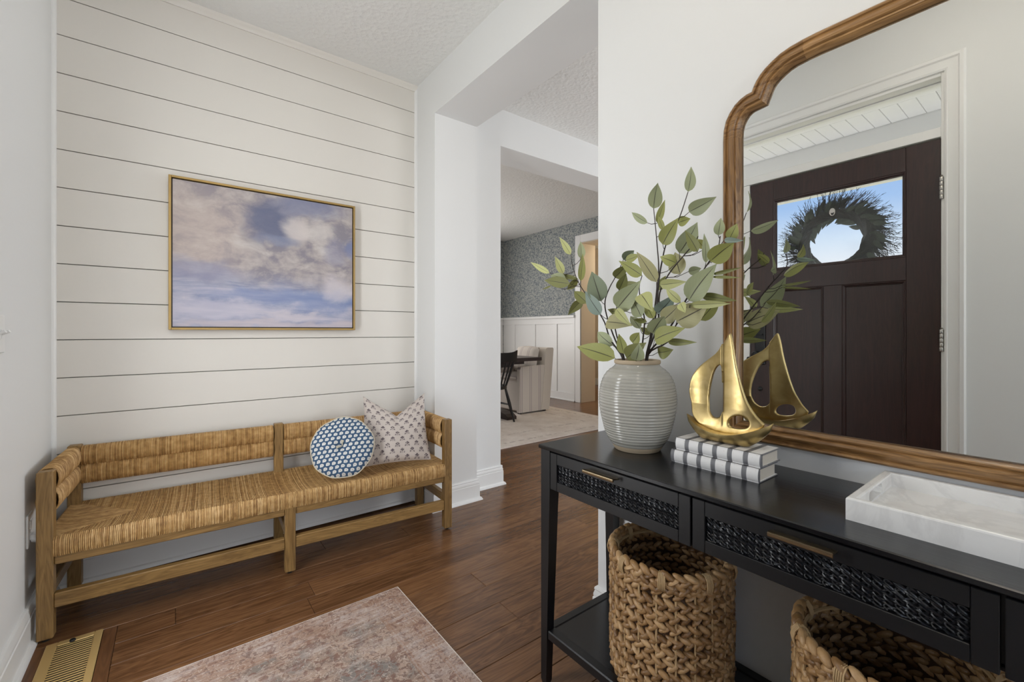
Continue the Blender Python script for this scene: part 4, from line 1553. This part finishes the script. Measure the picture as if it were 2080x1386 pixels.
for (st, b, t, w, tone) in LEAVES:
    root, fine, mb = roots[st]
    B_, T_ = Vector(b), Vector(t)
    # petiole to the stem
    best = min(fine[3:], key=lambda p: (p - B_).length + max(0, p.z - B_.z + .010) * 1.5)
    d = (B_ - best)
    if d.length > .002:
        midp = (best + B_) / 2 + Vector((0, 0, -.10 * d.length))
        mb.tube([best, midp, B_], [.0012, .0010, .0008], 5)
    ax = T_ - B_
    L = ax.length
    x = ax.normalized()
    nrm = (camloc - B_).normalized()
    nrm = (nrm - x * nrm.dot(x)).normalized()
    nrm = (Matrix.Rotation(rl.uniform(-.38, .38), 3, x) @ nrm).normalized()
    yv = nrm.cross(x)
    wid = w * 1.55
    me = LM[rl.randrange(3)]
    o = bpy.data.objects.new('leaf', me)
    COL.objects.link(o)
    o.parent = root
    o.matrix_local = Matrix.Translation(B_ - Vector(root.location)) @ Matrix((x * L, yv * wid, nrm * max(wid * 1.0, L * .25))).transposed().to_4x4()
    c = TONE[tone]
    k = rl.uniform(.88, 1.12)
    o.color = (c[0] * k, c[1] * k, c[2] * k, 1)
for k, (root, fine, mb) in roots.items():
    mb.build('stem', M['stem'], root, smooth=True)

# ---------------------------------------------------------------- books
def book(x0, x1, y0, y1, z0, z1, label):
    o = empty('striped_book', (x0, .4915, z0), label, 'book', 'striped books on the console')
    m = M['book']
    t = .003
    MB().box(x0 + .004, x1, y0, y1, z1 - t, z1, .0008).build('top_board', m, o)
    MB().box(x0 + .004, x1, y0, y1, z0, z0 + t, .0008).build('bottom_board', m, o)
    mb = MB()
    n = 7
    prof = [(x0 + .006 - .006 * math.sin(PI * k / n) ** .6, z0 + (z1 - z0) * k / n) for k in range(n + 1)] + [(x0 + .010, z1), (x0 + .010, z0)]
    k = len(prof)
    mb.add([(p[0], yy, p[1]) for yy in (y0, y1) for p in prof], [tuple(range(k)), tuple(range(2 * k - 1, k - 1, -1))] + [(i, (i + 1) % k, k + (i + 1) % k, k + i) for i in range(k)])
    mb.build('spine', m, o, smooth=True, angle=50)
    MB().box(x0 + .010, x1 - .006, y0 + .005, y1 - .005, z0 + t, z1 - t).build('pages', M['paper'], o)
    return o


book(1.078, 1.186, .4585, .686, TZ, .789, 'lower of two white and grey striped books on the console')
book(1.086, 1.196, .4565, .677, .789, .821, 'upper striped book, right under the gold sailboat')

# ---------------------------------------------------------------- gold sailboat
boat = empty('gold_sailboat', (1.138, .556, .821), 'gold metal sailboat sculpture on two striped books', 'sculpture')
SAIL = [(0.552, 1.108), (0.569, 1.081), (0.586, 1.056), (0.613, 1.038), (0.64, 1.02), (0.66, 1.0), (0.672, 0.981), (0.679, 0.953), (0.678, 0.926), (0.669, 0.9), (0.661, 0.879), (0.637, 0.860), (0.613, 0.850), (0.58, 0.846), (0.548, 0.846), (0.518, 0.850), (0.489, 0.862), (0.466, 0.881), (0.481, 0.895), (0.492, 0.909), (0.507, 0.934), (0.518, 0.966), (0.527, 0.999), (0.536, 1.038), (0.542, 1.078), (0.548, 1.104)]
HOLE1 = [(0.572, 1.024), (0.583, 1.022), (0.596, 1.009), (0.606, 0.986), (0.615, 0.956), (0.619, 0.926), (0.616, 0.901), (0.606, 0.886), (0.593, 0.881), (0.58, 0.885), (0.572, 0.896), (0.57, 0.907), (0.571, 0.97)]
HOLE2 = [(0.556, 0.878), (0.548, 0.89), (0.533, 0.897), (0.515, 0.898), (0.505, 0.891), (0.502, 0.879), (0.508, 0.869), (0.524, 0.864), (0.545, 0.863), (0.555, 0.868)]


def chaikin(P, n=2, keep=()):
    for _ in range(n):
        Q = []
        for i in range(len(P)):
            a, b = P[i], P[(i + 1) % len(P)]
            Q += [(a[0] * .75 + b[0] * .25, a[1] * .75 + b[1] * .25), (a[0] * .25 + b[0] * .75, a[1] * .25 + b[1] * .75)]
        P = Q
    return P


cu = bpy.data.curves.new('sail_outline', 'CURVE')
cu.dimensions = '2D'
cu.fill_mode = 'BOTH'
cu.extrude = .0050
for loop, sm in ((SAIL, 1), (HOLE1, 2), (HOLE2, 2)):
    P = chaikin(loop, sm)
    sp = cu.splines.new('POLY')
    sp.points.add(len(P) - 1)
    sp.use_cyclic_u = True
    for i, (a, b) in enumerate(P): sp.points[i].co = (a, b, 0, 1)
tmp = bpy.data.objects.new('sail_outline', cu)
COL.objects.link(tmp)
md0 = bpy.context.evaluated_depsgraph_get()
me = bpy.data.meshes.new_from_object(tmp.evaluated_get(md0))
bpy.data.objects.remove(tmp)
bpy.data.curves.remove(cu)
bm = bmesh.new()
bm.from_mesh(me)
bmesh.ops.remove_doubles(bm, verts=bm.verts, dist=1e-5)
bmesh.ops.recalc_face_normals(bm, faces=bm.faces)
bm.to_mesh(me)
bm.free()
tmp = bpy.data.objects.new('sails', me)
COL.objects.link(tmp)
md = tmp.modifiers.new('r', 'REMESH')
md.mode = 'VOXEL'
md.voxel_size = .0021
md = tmp.modifiers.new('s', 'SMOOTH')
md.factor = .5
md.iterations = 10
bpy.context.view_layer.update()
me2 = bpy.data.meshes.new_from_object(tmp.evaluated_get(bpy.context.evaluated_depsgraph_get()))
bpy.data.objects.remove(tmp)
for vtx in me2.vertices:
    yy, zz, h = vtx.co
    mast = .571
    if yy > mast:          # jib, bellied out and curled
        t = (yy - mast) / .108
        off = .030 * math.sin(min(1, t) * PI * .62) * (1 - .35 * max(0, zz - .95) / .15) - .004
        h2 = h + off
    else:                  # main sail
        t = (mast - yy) / .105
        h2 = h - .010 * math.sin(min(1, t) * PI) + .004
    fade = max(0, min(1, (zz - .862) / .05))
    h2 = h + (h2 - h) * fade
    vtx.co = (1.138 - (-h2) - 1.138, yy - .556, zz - .821)
me2.polygons.foreach_set('use_smooth', [True] * len(me2.polygons))
me2.materials.clear()
me2.materials.append(M['gold'])
sail = bpy.data.objects.new('sails', me2)
COL.objects.link(sail)
sail.parent = boat
# hull
HR = [(.668, .878), (.639, .861), (.605, .850), (.572, .847), (.541, .849), (.511, .857), (.483, .869), (.451, .888)]


def hint(y, pts):
    for (a, b), (c, d) in zip(pts, pts[1:]):
        if c <= y <= a: return b + (d - b) * (a - y) / (a - c)
    return pts[-1][1]


mb = MB()
rows = 28
K = 12
vs, fs = [], []
for i in range(rows + 1):
    t = i / rows
    yy = .673 - (.673 - .449) * t
    zt = sum(hint(max(.451, min(.668, yy + d)), HR) for d in (-.012, -.006, 0, .006, .012)) / 5 + (.004 if i in (0, rows) else 0)
    e = math.sin(PI * min(1, max(0, t)))
    hw = .0008 + .034 * e ** .62
    zb_ = zt - (.0008 + .042 * e ** .45)
    zb_ = max(zb_, .8212)
    for k in range(K + 1):
        a = PI * k / K
        vs.append((1.138 - hw * math.cos(a) * (1 if True else 0), yy, zt - (zt - zb_) * math.sin(a) ** .75))
for i in range(rows):
    for k in range(K):
        a = i * (K + 1) + k
        fs.append((a, a + 1, a + K + 2, a + K + 1))
    a = i * (K + 1)
    fs.append((a, a + K + 1, a + 2 * K + 1, a + K))      # deck
fs.append(tuple(range(K + 1)))
fs.append(tuple(range(rows * (K + 1), (rows + 1) * (K + 1))))
mb.add(vs, fs)
mb.build('hull', M['gold'], boat, smooth=True, angle=40)

# ---------------------------------------------------------------- marble tray
tx0, tx1, ty0, ty1, tz0, tz1 = 1.008, 1.276, -.215, .272, TZ, .797
tray = empty('marble_tray', (1.142, .0285, TZ), 'white veined marble tray with slot handle on the console', 'tray')
wl_ = MB().sweep([(tx0, ty0), (tx1, ty0), (tx1, ty1), (tx0, ty1)], [(0, tz0), (0, tz1 - .0035), (.001, tz1 - .001), (.0035, tz1), (.0125, tz1), (.015, tz1 - .001), (.016, tz1 - .0035), (.016, tz0)], ID3, closed=True)
tmp = wl_.build('wall', M['marble'], tray)
cb = MB()
ring = []
for k in range(16):
    a = 2 * PI * k / 16
    ring.append((1.138 + (.036 if math.cos(a) > 0 else -.036) + .0105 * math.cos(a), .7815 + .0105 * math.sin(a)))
n = len(ring)
cb.add([(p[0], yy, p[1]) for yy in (-.4, .5) for p in ring], [tuple(range(n)), tuple(range(2 * n - 1, n - 1, -1))] + [(i, (i + 1) % n, n + (i + 1) % n, n + i) for i in range(n)])
cutter = cb.build('cutter_tmp', M['marble'])
md = tmp.modifiers.new('b', 'BOOLEAN')
md.operation = 'DIFFERENCE'
md.solver = 'EXACT'
md.object = cutter
bpy.context.view_layer.update()
me2 = bpy.data.meshes.new_from_object(tmp.evaluated_get(bpy.context.evaluated_depsgraph_get()))
tmp.modifiers.clear()
tmp.data = me2
bpy.data.objects.remove(cutter)
MB().box(tx0 + .0155, tx1 - .0155, ty0 + .0155, ty1 - .0155, tz0, .7675).build('base', M['marble'], tray)

# ---------------------------------------------------------------- mirror
mir = empty('wall_mirror', (XR, .235, .808), 'tall mirror in brown moulded wood frame with notched top corners', 'mirror')
MC = .235
LH = [(.636, .808), (.636, 1.660), (.6345, 1.690), (.628, 1.717), (.617, 1.737), (.602, 1.755), (.585, 1.766), (.570, 1.7715), (.556, 1.773), (.5515, 1.784), (.5445, 1.797), (.534, 1.810), (.521, 1.8215), (.503, 1.833), (.483, 1.843), (.460, 1.849), (.430, 1.8525), (.40, 1.854)]
right = [(2 * MC - a, b) for a, b in LH][::-1]
PATH = LH + right             # up the left side, over the top, down the right side
# order with the inside on the left: bottom runs towards +Y
PF = [(0, 0), (0, .018), (.002, .022), (.006, .025), (.010, .024), (.012, .020), (.015, .021), (.021, .027), (.028, .0305), (.033, .029), (.036, .023), (.038, .0245), (.042, .0245), (.045, .020), (.047, .012), (.048, 0)]
fm = lambda a, b, h: (XR - h, a, b)
nL = len(LH)
n = len(PATH)
seg = [('upright', 0, 1, 'frame_v'), ('corner', 1, nL - 2, 'frame_h'), ('top_rail', nL - 2, nL + 1, 'frame_h'), ('corner', nL + 1, n - 2, 'frame_h'), ('upright', n - 2, n - 1, 'frame_v'), ('bottom_rail', n - 1, n, 'frame_h')]
for nm, a, b, mt in seg:
    MB().sweep(PATH, PF, fm, closed=True, i0=a, i1=b).build(nm, M[mt], mir, smooth=True, angle=38)
mb = MB()
mb.sweep(PATH, [(.0462, .0038), (.051, .0042)], fm, closed=True, cap=False)
k = len(PATH)
mb2 = MB()
inner = [mb.v[i * 2 + 1] for i in range(k)]
me_b = mb.build('glass_bevel', M['mirror'], mir, fix=False)
mb2.add(inner, [tuple(range(k))])
mb2.add([(XR - .0012, p[1], p[2]) for p in inner], [tuple(range(k - 1, -1, -1))])
tag(mb2.build('glass', M['mirror'], mir, fix=False), 'mirror glass')

# ---------------------------------------------------------------- wreath hanging outside the door glass
WX, WY, WZ = -.515, .882, 1.640
wr = empty('door_wreath', (WX, WY, WZ - .2), 'dark leafy twig wreath hanging outside the door glass', 'wreath')
rw = random.Random(5)
mb = MB()
for s_ in range(9):
    ph = rw.uniform(0, 6)
    P = []
    for k in range(60):
        a = 2 * PI * k / 60
        q_ = 3 * a + ph
        rr = .160 + .021 * math.cos(q_) + rw.uniform(-.002, .002)
        P.append((WX + .020 * math.sin(q_), WY + rr * math.cos(a), WZ + rr * math.sin(a)))
    mb.loop_tube(P, .0115, 6)
mb.build('grapevine_ring', M['wreath_twig'], wr, smooth=True)
mb = MB()
for k in range(900):
    a = rw.uniform(0, 2 * PI)
    sw_ = rw.uniform(.35, 1.15)
    d = Vector((rw.uniform(-.3, .3), math.cos(a + sw_), math.sin(a + sw_)))
    p0 = Vector((WX + rw.uniform(-.01, .01), WY + .158 * math.cos(a), WZ + .158 * math.sin(a)))
    L = rw.uniform(.07, .165)
    p1 = p0 + d * L * .5 + Vector((0, rw.uniform(-.01, .01), rw.uniform(-.01, .01)))
    p2 = p1 + (d + Vector((0, math.cos(a), math.sin(a))) * rw.uniform(0, .5)).normalized() * L * .5
    mb.tube([p0, p1, p2], [.0019, .0014, .0007], 3, False)
    if rw.random() < .8:
        for t in range(3):
            b0 = p1.lerp(p2, rw.random())
            mb.tube([b0, b0 + (d + Vector((rw.uniform(-.5, .5), rw.uniform(-.9, .9), rw.uniform(-.9, .9)))).normalized() * .022], [.0016, .0005], 3, False)
stuff(mb.build('twigs', M['wreath_twig'], wr))
wl = leaf_mesh('wreath_leaf', .3, .5)
wl.materials.clear()
wl.materials.append(M['wreath_leaf'])
for k in range(96):
    a = rw.uniform(0, 2 * PI) if k > 9 else (.5 + k * .28)
    inw = k < 9
    if inw:
        d = Vector((rw.uniform(-.2, .2), -math.cos(a) * .8 + math.sin(a) * .7, -math.sin(a) * .8 - math.cos(a) * .7 * 1)).normalized()
        p0 = Vector((WX + .01, WY + .138 * math.cos(a), WZ + .138 * math.sin(a)))
        L = rw.uniform(.055, .075)
    else:
        s_ = rw.uniform(.3, 1.0)
        d = Vector((rw.uniform(-.35, .35), math.cos(a + s_), math.sin(a + s_))).normalized()
        rr = rw.uniform(.16, .20)
        p0 = Vector((WX + rw.uniform(-.015, .03), WY + rr * math.cos(a), WZ + rr * math.sin(a)))
        L = rw.uniform(.055, .085)
    nv_ = Vector((1, rw.uniform(-.5, .5), rw.uniform(-.5, .5)))
    nv_ = (nv_ - d * nv_.dot(d)).normalized()
    o = bpy.data.objects.new('leaf', wl)
    COL.objects.link(o)
    o.parent = wr
    o.matrix_local = Matrix.Translation(p0 - Vector(wr.location)) @ Matrix((d * L, nv_.cross(d) * .034, nv_ * .03)).transposed().to_4x4()
mb = MB().loop_tube([(-.470, WY + .012 * math.cos(t), WZ + .165 + .020 * math.sin(t)) for t in [2 * PI * k / 16 for k in range(16)]], .003, 6)
mb.lathe([(.013, -.467), (.011, -.471), (.004, -.476)], (0, WY, WZ + .172), 16, axis='x')
mb.build('hook', M['nickel'], wr, smooth=True)

# ---------------------------------------------------------------- dining room
dr_ = MB().box(-1.20, 1.20, -1.55, 1.55, 0, .009, .003).build('dining_rug', M['dining_rug'])
dr_.location = (4.412 - 1.20, 3.335 + 1.55, 0)
tag(dr_, 'pale beige bordered rug under the dining table', 'rug')

dt = empty('dining_table', (3.0, 4.80, .009), 'dark wood trestle dining table past the opening', 'table')
MB().box(1.95, 3.80, 4.28, 5.30, .735, .780, .004).build('top', M['dark_wood'], dt)
MB().box(2.20, 3.62, 4.42, 5.16, .690, .735, .003).build('apron', M['dark_wood'], dt)
for cx in (2.45, 3.36):
    prof = [(.075, .11), (.085, .125), (.07, .15), (.075, .165), (.060, .18), (.066, .20), (.060, .215), (.085, .27), (.098, .36), (.090, .44), (.060, .52), (.050, .55), (.062, .565), (.055, .58), (.072, .60), (.072, .655)]
    MB().lathe(prof, (cx, 4.80, 0), 28).build('turned_column', M['dark_wood'], dt, smooth=True, angle=40)
    mb = MB()
    P = [(4.345, .009), (4.345, .045), (4.40, .075), (4.52, .095), (4.68, .110), (4.92, .110), (5.08, .095), (5.20, .075), (5.255, .045), (5.255, .009)]
    k = len(P)
    mb.add([(x, p[0], p[1]) for x in (cx - .07, cx + .07) for p in P], [tuple(range(k)), tuple(range(2 * k - 1, k - 1, -1))] + [(i, (i + 1) % k, k + (i + 1) % k, k + i) for i in range(k)])
    mb.build('foot', M['dark_wood'], dt)
    MB().box(cx - .09, cx + .09, 4.46, 5.14, .655, .690, .003).build('bearer', M['dark_wood'], dt)
MB().box(2.45, 3.36, 4.77, 4.83, .13, .21, .003).build('stretcher', M['dark_wood'], dt)

hc = empty('upholstered_armchair', (3.92, 4.83, .009), 'cream striped skirted armchair at the end of the dining table', 'chair')
st = M['stripe']
MB().box(3.66, 4.13, 4.58, 5.10, .035, .44, .02).build('seat_base', st, hc)
MB().box(3.64, 4.05, 4.60, 5.08, .44, .53, .035).build('seat_cushion', st, hc)
for y0, y1 in ((4.54, 4.60), (5.08, 5.14)):
    mb = MB()
    P = [(3.635, .030), (4.160, .030), (4.200, .655), (3.66, .640), (3.64, .60)]
    k = len(P)
    mb.add([(p[0], y, p[1]) for y in (y0, y1) for p in P], [tuple(range(k)), tuple(range(2 * k - 1, k - 1, -1))] + [(i, (i + 1) % k, k + (i + 1) % k, k + i) for i in range(k)])
    mb.build('arm', st, hc)
mb = MB()


def backpt(u, v):
    z = .44 + .445 * v
    return (4.045 + .055 * v, 4.54 + .60 * u, z)


P = [(4.02, .035), (4.165, .035), (4.245, .860), (4.235, .885), (4.13, .888), (4.10, .87)]
k = len(P)
mb.add([(p[0], y, p[1]) for y in (4.535, 5.145) for p in P], [tuple(range(k)), tuple(range(2 * k - 1, k - 1, -1))] + [(i, (i + 1) % k, k + (i + 1) % k, k + i) for i in range(k)])
mb.build('backrest', plain('cream_linen', (.62, .56, .49), .95), hc)
mb = MB()


def bp(u, v, sd):
    a, b = 2 * u - 1, 2 * v - 1
    th = .075 * max(0, (1 - a ** 4) * (1 - b ** 4)) ** .5
    c0 = Vector((3.98 + .085 * v - .02, 4.84 + .235 * a, .545 + .36 * v - .02 * a * a * v))
    return c0 + Vector((-1, 0, .2)) * th * sd


mb.grid(lambda u, v: bp(u, v, 1), 14, 14)
mb.grid(lambda u, v: bp(u, v, -.6), 14, 14)
mb.build('back_cushion', M['stripe_y'], hc, smooth=True, angle=80)
for x, y in ((3.68, 4.60), (4.12, 4.60), (3.68, 5.08), (4.12, 5.08)):
    MB().box(x - .02, x + .02, y - .02, y + .02, .009, .036, .003).build('foot', M['black_wood'], hc)

wc = empty('spindle_chair', (3.05, 4.32, .009), 'black spindle back wooden chair at the near side of the dining table', 'chair')
bw = M['black_wood']
cx, cy = 3.055, 4.42
mb = MB()
P = []
for k in range(28):
    a = 2 * PI * k / 28
    P.append((cx + .225 * math.cos(a) * (1 + .06 * math.cos(2 * a)), cy + .215 * math.sin(a)))
k = len(P)
mb.add([(p[0], p[1], z) for z in (.418, .452) for p in P], [tuple(range(k)), tuple(range(2 * k - 1, k - 1, -1))] + [(i, (i + 1) % k, k + (i + 1) % k, k + i) for i in range(k)])
mb.build('seat', bw, wc, smooth=True, angle=40)
for sx in (-1, 1):
    for sy in (-1, 1):
        p0 = Vector((cx + sx * .15, cy + sy * .14, .425))
        p1 = Vector((cx + sx * .245, cy + sy * .195, .009))
        pts = [p0.lerp(p1, t) for t in (0, .2, .45, .6, .8, 1)]
        MB().tube(pts, [.013, .017, .021, .018, .015, .011], 10).build('leg', bw, wc, smooth=True)
for sx in (-1, 1):
    MB().tube([(cx + sx * .195, cy - .16, .22), (cx + sx * .195, cy, .22), (cx + sx * .195, cy + .16, .22)], [.008, .013, .008], 8).build('stretcher', bw, wc, smooth=True)
MB().tube([(cx - .195, cy, .22), (cx, cy, .22), (cx + .195, cy, .22)], [.008, .013, .008], 8).build('stretcher', bw, wc, smooth=True)
crest = lambda t: Vector((cx + .235 * t, cy - .285 + .05 * t * t, .80 + .012 * (1 - t * t)))
for k in range(7):
    t = -1 + 2 * k / 6
    b0 = Vector((cx + .17 * t, cy - .175 + .05 * t * t, .45))
    MB().tube([b0, b0.lerp(crest(t * .96), .5), crest(t * .96)], [.009, .011, .007] if abs(t) < 1 else [.013, .016, .012], 8).build('spindle', bw, wc, smooth=True)
mb = MB()
vs, fs = [], []
for k in range(13):
    t = -1.06 + 2.12 * k / 12
    c = crest(t)
    h = .105 + .022 * abs(t) ** 3
    for dy, dz in ((-.011, -.055), (.011, -.055), (.009, h - .055), (-.009, h - .055)):
        vs.append((c.x, c.y + dy - (.02 if dz > 0 else 0), c.z + dz - .0 + (.010 * abs(t) ** 3 if dz > 0 else 0)))
for k in range(12):
    for j in range(4):
        fs.append((k * 4 + j, k * 4 + (j + 1) % 4, k * 4 + 4 + (j + 1) % 4, k * 4 + 4 + j))
fs += [(0, 1, 2, 3), (48, 51, 50, 49)]
mb.add(vs, fs)
mb.build('crest_rail', bw, wc, smooth=True, angle=40)

# lamp glow of the room past the dining room
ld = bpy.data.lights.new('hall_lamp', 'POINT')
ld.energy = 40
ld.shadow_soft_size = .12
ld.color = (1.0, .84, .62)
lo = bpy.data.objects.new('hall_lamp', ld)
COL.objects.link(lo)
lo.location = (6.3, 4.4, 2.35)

# unseen globe lamp above the picture, added to light the foyer
cl_ = empty('ceiling_lamp', (.42, .22, 2.734), 'round opal glass ceiling lamp above the foyer', 'lamp')
MB().lathe([(.002, 2.734), (.075, 2.734), (.075, 2.722), (.060, 2.712), (.012, 2.708), (.010, 2.60), (.030, 2.595), (.030, 2.585), (.002, 2.585)], (.42, .22, 0), 32).build('canopy', M['brass'], cl_, smooth=True)
ge = G('opal_glass', .4)
ge.color((.9, .88, .84))
ge.b.inputs['Emission Color'].default_value = (1.0, .90, .77, 1)
ge.b.inputs['Emission Strength'].default_value = 15
MB().lathe([(.11 * math.sin(PI * k / 20) + .0005, 2.48 - .11 * math.cos(PI * k / 20)) for k in range(21)], (.42, .22, 0), 32).build('globe', ge.m, cl_, smooth=True, angle=180)
